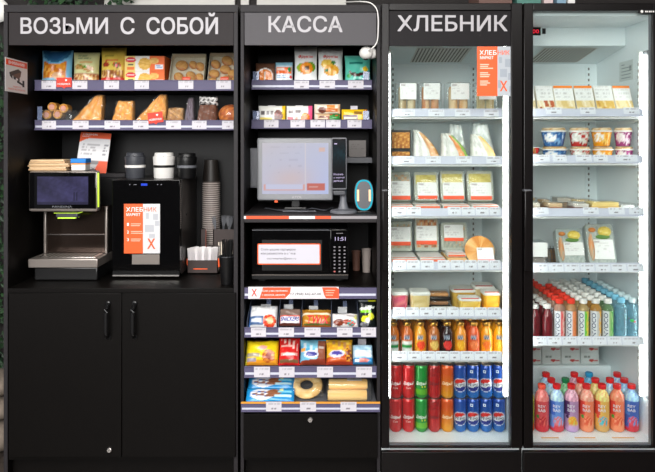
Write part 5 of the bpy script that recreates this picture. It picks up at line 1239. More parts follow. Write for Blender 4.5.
    for k in range(2):
        if roll is None:
            mb = MB(); mb.lathe([(0, -w / 2), (.019, -w / 2), (.0225, -w / 2 + .005), (.0225, w / 2 - .005), (.019, w / 2), (0, w / 2)], 'food', seg=20, T=Matrix.Rotation(PI / 2, 4, 'Y'), paint=lambda t, z: [(244, 202, 130), (236, 188, 108), (248, 214, 150)][int(hsh(int(t * 16), int(z * 160)) * 3)])
            o = roll = mb.build('roll', r)
        else: o = roll.copy(); COL.objects.link(o)
        o.location = (.004 * k, .028 + .034 * k, .023 + .033 * k)
    MB().box(.0, .062, .04, .085, .0795, .0805, 'paper', (236, 234, 232)).build('label', r)
    MB().box(-w / 2 - .004, w / 2 + .022, .001, .092, 0, .083, 'film_clear', r=.014).build('film_wrap', r)
    for a, b, n in ((266, 281.5, 'blue wafer packs'), (300, 316, 'golden ring bread'), (340.5, 356.5, 'pack of golden rolls')): price_tag(a, b, 402, 411.3, -.0346, n)
# ================================================================ the two fridges and what stands in them
FX0, FX1 = .2235, .812
GX0, GX1 = .8145, 1.405
YP = .126          # front of what stands on the wire shelves
def label_plate(mb, w, h, T, strip=(236, 84, 44), k=0, strip_h=.22, y=0., bars=True):
    """white printed label with a coloured strip along its foot"""
    def pt(u, v):
        if strip and v < strip_h: return strip
        if bars and .86 < v < .93 and .06 < u < .34: return (176, 170, 170)
        if bars and strip_h + .1 < v < .84 and .06 < u < .9:
            j = int(v * 14)
            if j % 2 and hsh(int(u * 16), j, k) > .42 and u < .4 + .5 * hsh(j, k): return (204, 202, 202)
        return (228, 228, 226)
    mb.box(-w / 2, w / 2, y + .0004, y + .0014, 0, h, 'paper', (228, 228, 226), T=T)
    mb.sheet(lambda u, v: (-w / 2 + w * u, y, h * v), 26, 22, 'paper', pt, T, smooth=False)
def salad_tray(label, cat, a, b, t, zs, food, lab, tilt=16, Y=.17, strip=(236, 84, 44), foodz=(.34, .98), name='food_tray', group=None, rz=0., d=.035, foot=0., margin=(186, 186, 172)):
    """standing clear tray: lab = (u0, u1, v0, v1) of its label"""
    w, h = (b - a) * S(Y), (Z(t, Y + .04) - zs) / math.cos(math.radians(tilt))
    r = thing(name, label, cat, (X((a + b) / 2, Y), Y, zs + .0012), group, rz)
    T = Matrix.Translation((0, .012, .0)) @ lean(tilt)
    k = len(label)
    def pt(u, v):
        if .07 < u < .93 and foodz[0] < v < foodz[1] - .05: return food[int(hsh(int(u * 13), int(v * 12), k) * len(food))]
        return margin
    mb = MB(); mb.prism([(x, z + h / 2) for x, z in rounded(w * .97, h * .98, w * .14)], .0065, .007 + d, 'paper', margin, T=T)
    mb.sheet(lambda u, v: (-w * .46 + w * .92 * u, .006 - .003 * math.sin(PI * u) * math.sin(PI * v) * (.6 + .8 * hsh(int(u * 14), int(v * 12), 7)), h * .03 + h * .94 * v), 28, 28, 'food', pt, T)
    lo = min(p[2] for p in mb.v) - .0006; D = Matrix.Translation((0, 0, -lo)); T = D @ T
    mb.xform(D); mb.build('tray', r)
    o = MB(); u0, u1, v0, v1 = lab; lw, lh = (u1 - u0) * w, (v1 - v0) * h
    label_plate(o, lw, lh, T @ Matrix.Translation(((u0 + u1 - 1) / 2 * w, -.001, v0 * h)), strip, k)
    o.build('label', r)
    c = MB(); c.box(-w / 2, w / 2, .0002, .006, 0.001, h, 'clear', r=.0028, T=T); c.build('clear_lid', r)
    r['_lo'] = lo
    return r
def flat_pack(label, cat, a, b, t, bot, zs, Y, edge=(236, 110, 70), body=(206, 204, 196), name='food_pack', d=.1, tilt=7, group=None, h=.016):
    """low tray lying on the shelf, its white lid label turned up"""
    w = (b - a) * S(Y)
    r = thing(name, label, cat, (X((a + b) / 2, Y), Y, zs + .001), group)
    T = Matrix.Rotation(math.radians(tilt), 4, 'X')
    mb = MB(); mb.box(-w / 2, w / 2, 0, d, 0, h, 'paper', body, r=.005, T=T); mb.box(-w / 2 + .004, w / 2 - .004, -.0006, .001, .003, h - .005, 'paper', edge, T=T); o = min(p[2] for p in mb.v)
    mb.v = [(p[0], p[1], p[2] - o) for p in mb.v]; mb.build('tray', r)
    mb = MB(); mb.box(-w / 2 + .006, w / 2 - .006, .012, d - .008, h + .0002, h + .0009, 'paper', (228, 228, 226), T=T)
    mb.box(-w / 2 + .006, w / 2 - .006, .006, .013, h + .0002, h + .001, 'paper', edge, T=T); mb.v = [(p[0], p[1], p[2] - o) for p in mb.v]; mb.build('label', r)
    return r
def tub(label, cat, a, b, t, zs, Y, side, lid=(214, 214, 208), strip=None, d=None, name='food_tub', lidh=.3, group=None, rz=0., topt=None):
    w = (b - a) * S(Y) * .98; d = d or w * .95; h = Z(t, Y + d) - zs
    r = thing(name, label, cat, (X((a + b) / 2, Y), Y, zs + .001), group, rz)
    hb = h * .86
    def fr(z0, z1, k0, k1, mat, col, pt=None, mb=None):
        mb = mb or MB(); n = 40; vs, cs, fs = [], [], []
        for j in range(7):
            t_ = j / 6; z = z0 + (z1 - z0) * t_; k = k0 + (k1 - k0) * t_
            ring = rounded(w * k, d * k, w * .16, 9)
            for i, (x, y) in enumerate(ring + ring[:1]):
                vs.append((x, d / 2 + y, z)); cs.append(pt(i / len(ring), t_) if pt else col)
        m = len(ring) + 1
        fs = [(j * m + i, j * m + i + 1, (j + 1) * m + i + 1, (j + 1) * m + i) for j in range(6) for i in range(m - 1)]
        fs += [tuple(range(m - 1))[::-1], tuple(6 * m + i for i in range(m - 1))]
        mb.add(vs, fs, mat, (0, 0, 0), True, cs); return mb
    fr(0, hb, .82, .95, 'food', side[0], lambda i, t_: side[int(hsh(int(i * 26), int(t_ * 5), len(label)) * len(side))]).build('tub', r)
    lm = fr(hb + .0003, h - .006, .985, 1.0, 'paper', lid); fr(h - .006, h, 1.0, .92, 'paper', lid, mb=lm); lm.build('lid', r)
    o = MB(); o.box(-w * .42, w * .36, d * .06, d * .95, h + .0003, h + .0012, 'paper', (226, 228, 222))
    if strip: o.box(-w * .42, w * .36, d * .02, d * .16, h + .0003, h + .0014, 'paper', strip)
    o.build('label', r)
    return r
def cards(pys, pxs, Y, about_list, tilt=14):
    for (a, b), n in zip(pxs, about_list):
        price_tag(a, b, pys[0], pys[1], Y, n, tilt=tilt, tint=(226, 228, 236))
ORD = ('first', 'second', 'third', 'fourth', 'fifth', 'sixth', 'seventh', 'eighth', 'ninth')
YR = .0955          # price cards in front of the rails

def first_fridge():
    fridge(FX0, FX1, .2555, .797, X(389.3, -.03), X(511.3, -.03), Z(46.2, -.02), (118, 165.5, 217.5, 271, 318.5, 361), 'black glass-door fridge with a lettered sign panel, drinks cans at the bottom', True)
    Zs = SHELF_PY
    # ---- wraps in clear boxes
    z = Zs[118]; Y = .135
    for i, (a, b, cols, n) in enumerate(((396, 418.5, [(214, 190, 150), (196, 160, 110), (226, 208, 172)], 'pale wrap pair in a clear box, first on the top fridge shelf'), (419.5, 442, [(206, 146, 100), (190, 116, 70), (224, 184, 140)], 'reddish wrap pair in a clear box, second on the top fridge shelf'),
                                     (446.5, 471.5, [(222, 176, 120), (206, 140, 70), (230, 200, 160)], 'orange-spotted wrap pair in a clear box beside the sticker'), (475, 498, [(198, 180, 130), (150, 124, 70), (222, 206, 170)], 'herb wrap pair in a clear box behind the door sticker'))):
        w, h = (b - a) * S(Y), Z(82.8, Y + .02) - z
        r = thing('wrap_box', n, 'wrap', (X((a + b) / 2, Y), Y, z + .001), 'boxed wraps on the top fridge shelf')
        MB().box(-w / 2, w / 2, .0, .07, 0, h, 'clear', r=.008).build('clear_box', r)
        for k in (-1, 1):
            mb = MB(); R = w * .185
            mb.lathe([(0, 0), (R * .9, 0), (R, .006), (R, h * .78), (R * .85, h * .86), (0, h * .88)], 'food', seg=20, o=(k * w * .2 + w * .03, .036, .003), paint=lambda t, zz, k=k: cols[int(hsh(int(t * 14), int(zz * 160), k + i) * 3)])
            mb.build('wrap_half', r)
        o = MB(); label_plate(o, w * .72, h * .47, Matrix.Translation((w * .04, -.0022, h * .5)), None, i); o.build('label', r)
    cards((109.4, 116.4), ((399.5, 415), (428.5, 444.5), (455, 470.5), (484, 499)), YR, ('pale wrap pair', 'reddish wrap pair', 'orange-spotted wrap pair', 'herb wrap pair'))
    # ---- sandwiches
    z = Zs[165.5]; Y = .135
    w = (411 - 391) * S(Y); labs = ('brown baked slice in a black window box, lower of the two beside the door frame', 'brown baked slice in a black window box, upper of the two beside the door frame'); zz = z
    for k, hh in enumerate((Z(150, Y) - z, Z(130, Y) - Z(150, Y))):
        hh -= .001
        r = thing('slice_box', labs[k], 'baked slice', (X(401, Y), Y, zz + .001), 'window boxes in the fridge')
        MB().box(-w / 2, w / 2, .004, .1, 0, hh, 'cup_black', r=.002).build('box', r)
        MB().sheet(lambda u, v: (-w * .44 + w * .88 * u, .003, hh * .08 + hh * .8 * v), 20, 18, 'food', lambda u, v: [(196, 136, 60), (176, 112, 44), (212, 158, 84), (156, 92, 36)][int(hsh(int(u * 9), int(v * 8), k) * 4)]).build('slice', r)
        zz += hh + .001
    def sandwich(label, a, b, t, fillc, peak=None, tw=.62):
        w, h = (b - a) * S(Y), Z(t, Y + .02) - z
        r = thing('sandwich', label, 'sandwich', (X((a + b) / 2, Y), Y, z + .001), 'paper wrapped sandwiches in the fridge')
        T = Matrix.Translation((0, .03, 0)) @ lean(9)
        def pt(u, v):
            if v > .9 and u < .9: return (224, 222, 214)
            if u > .985: return (226, 226, 220)
            if u > .86 - .1 * v and v < .93: return fillc[1] if hsh(int(v * 14), 3, len(label)) > .35 and v > .25 else fillc[2]
            if u > .66 - .1 * v: return fillc[0] if hsh(int(v * 20), int(u * 20)) > .2 else (230, 196, 150)
            return (226, 224, 218) if hsh(int(u * 9 + v * 5), int(v * 9 - u * 3), 1) > .3 else (206, 206, 200)
        L = lambda v: -w / 2 + w * .05 * v
        R_ = lambda v: -w / 2 + w * (1 - tw * .9 * v ** 1.9)
        mb = MB(); pillow(mb, w, h, .055, pt, 'film', 'pad', L, R_, n=34, crumple=.05); mb.xform(T); o = min(p[2] for p in mb.v); mb.v = [(p[0], p[1], p[2] - o) for p in mb.v]; mb.build('sandwich', r)
        if peak:
            f = MB(); pa, pb, p0, p1 = peak; ww = (pb - pa) * S(Y); cx = X((pa + pb) / 2, Y) - X((a + b) / 2, Y); zz0, zz1 = Z(p1, Y + .04) - z, Z(p0, Y + .04) - z
            pillow(f, ww, zz1 - zz0, .03, lambda u, v: (214, 218, 216) if hsh(int(u * 6 + v * 5), int(v * 7 - u * 4), 9) > .3 else (190, 198, 196), 'film', 'pad', lambda v: -ww / 2 + ww * .12 * v, lambda v: ww / 2 - ww * .3 * v, n=18, crumple=.14)
            f.build('bag_top', r, (cx, .075, zz0))
    HAM, GRN = (224, 168, 118), (136, 172, 76)
    sandwich('white wrapped sandwich with ham and lettuce, beside the brown window boxes', 413, 442, 129.5, (HAM, (206, 150, 90), (228, 190, 150)), tw=.9)
    sandwich('white wrapped sandwich with green lettuce, middle of the three', 441.5, 471, 133, ((222, 140, 70), GRN, (120, 160, 60)), tw=.78, peak=(451, 470, 124, 149))
    sandwich('white wrapped egg sandwich with its film gathered above it', 471.5, 499, 134, ((230, 196, 150), (222, 200, 90), (226, 190, 120)), tw=.78, peak=(474, 499, 123.5, 152))
    cards((156.4, 163.4), ((398.5, 414.5), (425.5, 441), (456, 472), (486.5, 501)), YR, ('brown window boxes', 'ham and lettuce sandwich', 'green lettuce sandwich', 'egg sandwich'))
    # ---- trays with orange strips
    z = Zs[217.5]; zu = z + .0485; YL = [(214, 194, 96), (226, 206, 116), (200, 178, 82)]; GR = [(170, 166, 150), (150, 150, 136), (186, 176, 150), (196, 150, 110)]
    salad_tray('clear tray of pale salad with an orange-edged label, beside the door frame', 'ready meal', 390.5, 412, 174, zu, GR, (.08, .95, .04, .66), foodz=(.6, .95))
    salad_tray('clear tray of yellow omelette, second in the row of orange-edged labels', 'ready meal', 415, 440, 174.5, zu, YL, (.14, .92, .05, .62), foodz=(.6, .95), tilt=18)
    salad_tray('clear tray of yellow mash, third in the row of orange-edged labels', 'ready meal', 441.5, 466.5, 173, zu, YL, (.1, .93, .05, .6), foodz=(.55, .97))
    salad_tray('clear tray of yellow mash at the end of the row, beside the bright tube', 'ready meal', 468.5, 495.5, 172.5, zu, YL, (.12, .9, .05, .6), foodz=(.55, .97), tilt=14)
    for a, b, n in ((390.5, 413.5, 'pale salad tray'), (415, 441, 'yellow omelette tray'), (443, 470, 'third tray'), (472, 499, 'tray at the end of the row')): flat_pack('orange-edged pack lying under the ' + n, 'ready meal', a, b, 204, 208, z, .128, d=.15, tilt=0, h=.0465)
    cards((206.8, 215.2), ((392.5, 406.5), (407, 421), (448, 461), (462, 475), (476, 489), (490, 501)), YR, ('pale salad tray', 'omelette tray', 'third tray, nearer to the door frame', 'third tray, farther from the door frame', 'last tray, nearer to the door frame', 'last tray, nearer to the bright tube'))
    # ---- second row of trays
    z = Zs[271]; RD = [(196, 110, 60), (214, 150, 90), (150, 90, 50), (190, 176, 150)]
    salad_tray('clear tray of greyish food above the pale salad label, on the fourth fridge shelf', 'ready meal', 390.5, 413, 222, z + .0485, GR, (.02, .92, .2, .8), Y=.235, tilt=8, foodz=(.1, .97))
    salad_tray('clear tray of reddish food with an orange-edged label on the fourth fridge shelf', 'ready meal', 415.5, 440, 217, z + .0485, RD, (.06, .9, .2, .72), Y=.235, tilt=8, foodz=(.1, .97))
    salad_tray('round-topped clear tray with an orange-edged label above two lying packs', 'ready meal', 442, 469, 224, z + .0485, GR, (.12, .84, .34, .9), Y=.235, tilt=12, foodz=(.1, .97))
    # round bowl
    Y = .15; r = thing('food_bowl', 'round clear bowl of orange food tilted forward with a red-striped label', 'ready meal', (X(481.5, Y), Y, z + .001))
    R = 16.8 * S(Y); T = Matrix.Translation((0, .05, R * .74)) @ Matrix.Rotation(math.radians(68), 4, 'X')
    mb = MB(); mb.lathe([(0, -.05), (R * .6, -.05), (R * .9, -.01), (R, 0), (R * 1.03, .002), (R * .96, .006)], 'clear', seg=34, T=T); mb.build('clear_bowl', r)
    mb = MB(); mb.lathe([(0, -.04), (R * .55, -.04), (R * .85, -.008), (R * .9, 0), (0, .004)], 'food', seg=30, T=T, paint=lambda t, zz: [(222, 158, 84), (206, 130, 54), (232, 184, 120)][int(hsh(int(t * 22), int(zz * 500)) * 3)]); mb.build('food', r)
    o = MB(); label_plate(o, R * 1.0, R * .95, T @ Matrix.Rotation(-PI / 2, 4, 'X') @ Matrix.Translation((R * .3, -.009, -R * .8)), (226, 40, 52), 3, .26); o.build('label', r)
    for m in list(r.children):
        dz = min((v.co.z for v in m.data.vertices))
    lo = min(v.co.z for m in r.children for v in m.data.vertices); ly = min(v.co.y for m in r.children for v in m.data.vertices)
    for m in r.children:
        for v in m.data.vertices: v.co.z -= lo; v.co.y -= ly
    flat_pack('low white-labelled pack lying under the greyish tray, beside the door frame', 'ready meal', 391, 418, 252, 260, z, .128, d=.17, tilt=0, h=.0465)
    flat_pack('low white-labelled pack lying under the reddish tray', 'ready meal', 420, 445.5, 252, 260, z, .128, d=.17, tilt=0, h=.0465)
    flat_pack('low pack lying under the round-topped tray, lower of the two stacked', 'ready meal', 447.5, 467, 252, 260, z, .13, d=.17, tilt=0, h=.0465, body=(214, 176, 120), edge=(226, 170, 110))
    flat_pack('low pack lying before the round-topped tray, upper of the two stacked', 'ready meal', 447.5, 466, 246, 252, z + .0485, .14, d=.07, tilt=3)
    cards((260.2, 269.4), ((393, 406), (407, 420), (421, 434), (438, 450), (451, 464), (465, 477), (478, 489.5), (490, 501)), YR, ('greyish tray, nearer to the door frame', 'pack under the greyish tray', 'reddish tray', 'gap beside the reddish tray', 'round-topped tray', 'two stacked low packs', 'round orange bowl', 'bright tube, beside the round bowl'))
    # ---- tubs
    z = Zs[318.5]
    tub('clear tub of pink dessert with a white lid label beside the door frame', 'dessert', 391, 409, 288.5, z, .13, [(214, 90, 116), (226, 130, 130), (190, 70, 96), (232, 150, 120)])
    tub('clear tub of pale oat salad with a white lid label', 'salad', 410, 431.5, 288, z, .13, [(214, 194, 140), (198, 174, 112), (226, 210, 168)])
    flat_pack('low pack with a green edge between the oat tub and the yellow tubs', 'salad', 433, 459, 297, 307, z, .135, edge=(130, 170, 40), d=.07)
    def sushi(label, a, b, t, zz, Y, topc):
        w, h = (b - a) * S(Y), .036
        r = thing('sushi_tray', label, 'sushi', (X((a + b) / 2, Y), Y, zz + .001), 'black sushi trays')
        MB().box(-w / 2, w / 2, 0, .07, 0, .014, 'black_plastic', r=.005).build('tray', r)
        mb = MB(); mb.box(-w / 2 + .008, w / 2 - .008, .008, .062, .0145, h - .004, 'food', topc, r=.008); mb.build('food', r)
        MB().box(-w / 2 + .003, w / 2 - .003, .003, .067, .0145, h, 'clear', r=.004).build('clear_lid', r)
        for s_ in (-1, 1): pass
    sushi('black sushi tray with pale filling behind the pink and oat tubs', 396, 419, 280, z + .0, .3, (150, 126, 100))
    sushi('black sushi tray, lower of the two stacked behind the green-edged pack', 427, 451, 288, z, .24, (168, 112, 66))
    sushi('black sushi tray, upper of the two stacked behind the green-edged pack', 427, 451, 280, z + .0385, .24, (206, 140, 76))
    tub('yellowish tub with a white and red lid label behind the other yellow tubs', 'salad', 452, 477, 285, z, .245, [(206, 170, 80), (190, 150, 66)], strip=(206, 60, 50))
    tub('yellow tub in front with a red-lined lid label', 'salad', 459.5, 482.5, 295, z, .128, [(226, 184, 70), (214, 168, 54), (232, 200, 110)], strip=(226, 60, 50), d=.075)
    tub('tub with a red and white lid at the back beside the bright tube', 'salad', 474, 496, 282, z, .25, [(206, 190, 150), (190, 170, 120)], strip=(200, 50, 50))
    tub('orange-yellow tub in front beside the bright tube', 'salad', 483.5, 502, 288.5, z, .14, [(226, 160, 30), (236, 180, 60), (216, 140, 24)], strip=(226, 70, 50), d=.08)
    cards((307.6, 316.2), ((393, 405), (406, 419), (420, 433), (434, 446), (447, 459), (460, 474), (475, 487), (488, 501)), YR, ('pink dessert tub', 'gap between pink and oat tubs', 'oat salad tub', 'green-edged pack', 'green-edged pack beside the yellow tub', 'yellow tub in front', 'gap between the yellow tubs', 'orange-yellow tub'))
    # ---- juice bottles
    z = Zs[361]; Y = .134; rr = 6.05 * S(.155)
    hb = Z(322.3, .155) - z; A, B_ = (226, 230, 228), (40, 54, 84)
    J = (((206, 110, 30), 'orange juice bottle with a white label, beside the door frame', A, (30, 140, 70)), ((196, 96, 30), 'amber juice bottle with a white label, second from the door frame', A, (30, 140, 60)),
         ((226, 150, 34), 'yellow-orange juice bottle with a red and green fruit picture', (222, 60, 30), (40, 130, 50)), ((178, 98, 36), 'brownish apple juice bottle', (212, 176, 90), (190, 150, 60)), ((40, 18, 20), 'dark cherry juice bottle', (206, 50, 44), (40, 110, 50)),
         ((222, 136, 24), 'orange juice bottle beside the dark cherry one', (236, 170, 40), (206, 120, 20)), ((210, 84, 36), 'red-orange juice bottle beside the plain orange one', (226, 120, 70), (60, 120, 50)), ((236, 154, 22), 'yellow-orange juice bottle with a leaf, second from the bright tube', (236, 110, 40), (30, 130, 50)), ((240, 168, 24), 'yellow juice bottle beside the bright tube', (240, 190, 60), (60, 150, 60)))
    pcs = (393.4, 407, 420.4, 433.8, 447, 460.4, 473.6, 486.6, 499.2)
    for i, ((liq, lab, pic, leaf), pc) in enumerate(zip(J, pcs)):
        def pt(t, zz, liq=liq, pic=pic, leaf=leaf, i=i):
            v = zz / hb; dt = abs(t - .5)
            if dt < .075 and .5 < v < .68: return (52, 66, 96) if dt < .055 and .53 < v < .65 and hsh(int(t * 60), int(v * 40)) > .25 else (176, 186, 196)
            if i < 2 and dt < .15 and v < .5: return A if not (.3 < v < .36) else leaf
            if i >= 2:
                if ((t - .53) / .12) ** 2 + ((v - .36) / .13) ** 2 < 1: return pic if hsh(int(t * 50), int(v * 30), i) > .2 else tuple(min(255, x + 30) for x in pic)
                if ((t - .45) / .06) ** 2 + ((v - .38) / .06) ** 2 < 1: return leaf
            return liq
        def make(loc, label, grp=None):
            r = thing('juice_bottle', label, 'juice', loc, grp, -math.atan2(loc[0], D0 + loc[1]))
            mb = MB(); mb.lathe([(0, 0), (rr * .86, 0), (rr * .97, .004), (rr, .012), *[(rr, hb * (.1 + .05 * q)) for q in range(11)], (rr * .96, hb * .68), (rr * .82, hb * .76), (rr * .62, hb * .82), (rr * .52, hb * .87), (rr * .6, hb * .885), (rr * .6, hb * .905), (0, hb * .905)], 'gloss', seg=48, paint=pt)
            mb.build('bottle', r)
            MB().lathe([(0, hb * .906), (rr * .66, hb * .906), (rr * .68, hb * .97), (rr * .6, hb), (0, hb)], 'gold', seg=22).build('cap', r)
            return r
        Yc = Y + rr; src = make((X(pc, Yc), Yc, z + .001), lab, 'juice bottles in the fridge')
        for k in range(1, 4):
            Yk = Yc + k * (2 * rr + .003); copy_thing(src, (src.location.x, Yk, z + .001), ORD[k] + ' in line behind the ' + lab.replace(', ', ' ').replace(' with a white label second', ' second'), 'juice bottles in the fridge')
    cards((351.6, 360.2), ((392, 407), (408, 421), (422, 435), (436, 449), (450, 460), (461, 474), (475, 487), (488, 501)), YR, ('white-labelled bottle by the door frame', 'second white-labelled bottle', 'fruit picture bottle', 'brownish apple bottle', 'dark cherry bottle', 'orange bottle beside the cherry one', 'red-orange bottle', 'bottles nearest the bright tube'))
    # ---- cans
    z0 = .1375; ch = .1473; R = 6.35 * S(.15)
    prof = [(0, 0), (R * .74, 0), (R * .8, .002), (R * .96, .009), (R, .013), (R, ch - .014), (R * .97, ch - .010), (R * .84, ch - .002)]
    lidp = [(R * .84, ch - .002), (R * .86, ch), (R * .83, ch), (R * .8, ch - .004), (0, ch - .004)]
    RED = lambda t, zz: (200, 24, 28) if hsh(int(t * 30 + zz * 60), int(zz * 40)) > .22 else (176, 16, 22)
    GRE = lambda t, zz: (20, 140, 52) if zz > .045 or zz < .0 else (96, 176, 40) if zz > .02 else (30, 140, 50)
    DRK = lambda t, zz: (150, 24, 26) if zz > .1 and hsh(int(t * 20), int(zz * 200)) > .4 else (176, 22, 26)
    ORA = lambda t, zz: tuple(int(x + (y - x) * clamp((.11 - zz) / .09)) for x, y in zip((214, 84, 24), (226, 150, 30)))
    def PEP(t, zz):
        v = zz / ch; x = (t - .5) * 2 * PI * R; q = math.hypot(x / 1.1, zz - ch * .42) / (R * 1.08)
        if q < 1:
            if q > .9: return (200, 206, 220)
            y = (zz - ch * .42) / (R * 1.08)
            if y > .3 + .1 * math.sin(x * 90): return (214, 40, 36)
            if y < -.32 + .08 * math.sin(x * 90): return (30, 44, 130)
            return (226, 230, 236)
        k = clamp(.2 + v); return (int(12 + 18 * (1 - v)), int(62 + 40 * (1 - v)), int(150 + 26 * (1 - v)))
    cans = ((395.6, RED, 'red', 'red cola can'), (408.5, RED, 'red', 'red cola can'), (421.4, GRE, 'green', 'green lemon-lime can'), (434.3, DRK, 'dark', 'dark red can'), (447.2, ORA, 'orange', 'orange soda can'), (460.1, PEP, 'b1', 'blue cola can'), (473.0, PEP, 'b2', 'blue cola can'), (485.9, PEP, 'b2', 'blue cola can'), (498.8, PEP, 'b2', 'blue cola can'))
    pos = ('beside the door frame', 'second from the door frame', 'the only green one', 'between green and orange ones', 'beside the first blue can', 'first of four blue ones', 'second of four blue ones', 'third of four blue ones', 'last of four blue ones beside the bright tube')
    protos = {}
    for lev in range(2):
        for i, (pc, pt, key, kind) in enumerate(cans):
            Yc = .13 + R; loc = (X(pc, Yc), Yc, z0 + .0006 + lev * (ch + .0008))
            label = f"{kind}, {('lower layer', 'upper layer')[lev]}, {pos[i]}"
            fa = -math.atan2(loc[0], D0 + loc[1])
            if key in protos: copy_thing(protos[key], loc, label, 'drinks cans in the fridge', rz=fa); continue
            r = protos[key] = thing('drink_can', label, 'drink can', loc, 'drinks cans in the fridge', fa)
            def dense(p):
                o = []
                for (a, b), (c, d) in zip(p[:-1], p[1:]):
                    m = max(1, int(abs(d - b) / .004)); o += [(a + (c - a) * j / m, b + (d - b) * j / m) for j in range(m)]
                return o + [p[-1]]
            mb = MB(); mb.lathe(dense(prof), 'canpaint', seg=64 if pt is PEP else 32, paint=pt); mb.build('body', r)
            mb = MB(); mb.lathe(lidp, 'alu', seg=28); mb.box(-.007, .007, -.012, .006, ch - .0038, ch - .0022, 'alu', r=.0007); mb.build('lid', r)
            cyl = lambda zc, sk=0.: (lambda x, zz: ((R + .0007) * math.sin((x + sk * zz) / R), -(R + .0007) * math.cos((x + sk * zz) / R), zc + zz))
            t = MB()
            if pt is PEP:
                t.text('PEPSI', R * 1.7, .0125, cyl(ch * .42), 'paper', (14, 18, 30), .02)
                if key == 'b2': 
                    for x0, z1_ in ((-.006, ch * .82),): t.add([cyl(z1_)(a, b) for a, b in ((x0 - .006, -.006), (x0 + .006, -.006), (x0 + .006, .006), (x0 - .006, .006))], [(0, 1, 2, 3)], 'paper', (214, 222, 230)); t.add([(p[0] * 1.004, p[1] * 1.004, p[2]) for p in [cyl(z1_)(a, b) for a, b in ((x0 - .003, -.003), (x0 + .003, -.003), (x0 + .003, .003), (x0 - .003, .003))]], [(0, 1, 2, 3)], 'paper', (60, 90, 160))
            else:
                c = {'red': (236, 232, 230), 'green': (226, 236, 222), 'dark': (90, 14, 18), 'orange': (244, 220, 180)}[key]
                t.text('Добрый', R * 1.7, .0185, cyl(ch * .46, .25), 'paper', c, .015)
                if key == 'red': t.text('Cola', R * .75, .008, cyl(ch * .34, .1), 'paper', (230, 190, 180), .01)
                if key == 'green': t.add([cyl(ch * .37)(a, b) for a, b in ((.002, -.004), (.018, -.004), (.018, .004), (.002, .004))], [(0, 1, 2, 3)], 'paper', (226, 206, 40))
                if key == 'dark':
                    for k in range(5): t.add([cyl(ch * .3)(a, b) for a, b in ((-.01, .01 - k * .006), (.012, .01 - k * .006), (.012, .012 - k * .006), (-.01, .012 - k * .006))], [(0, 1, 2, 3)], 'paper', (226, 70, 60))
            lettering(t, r)

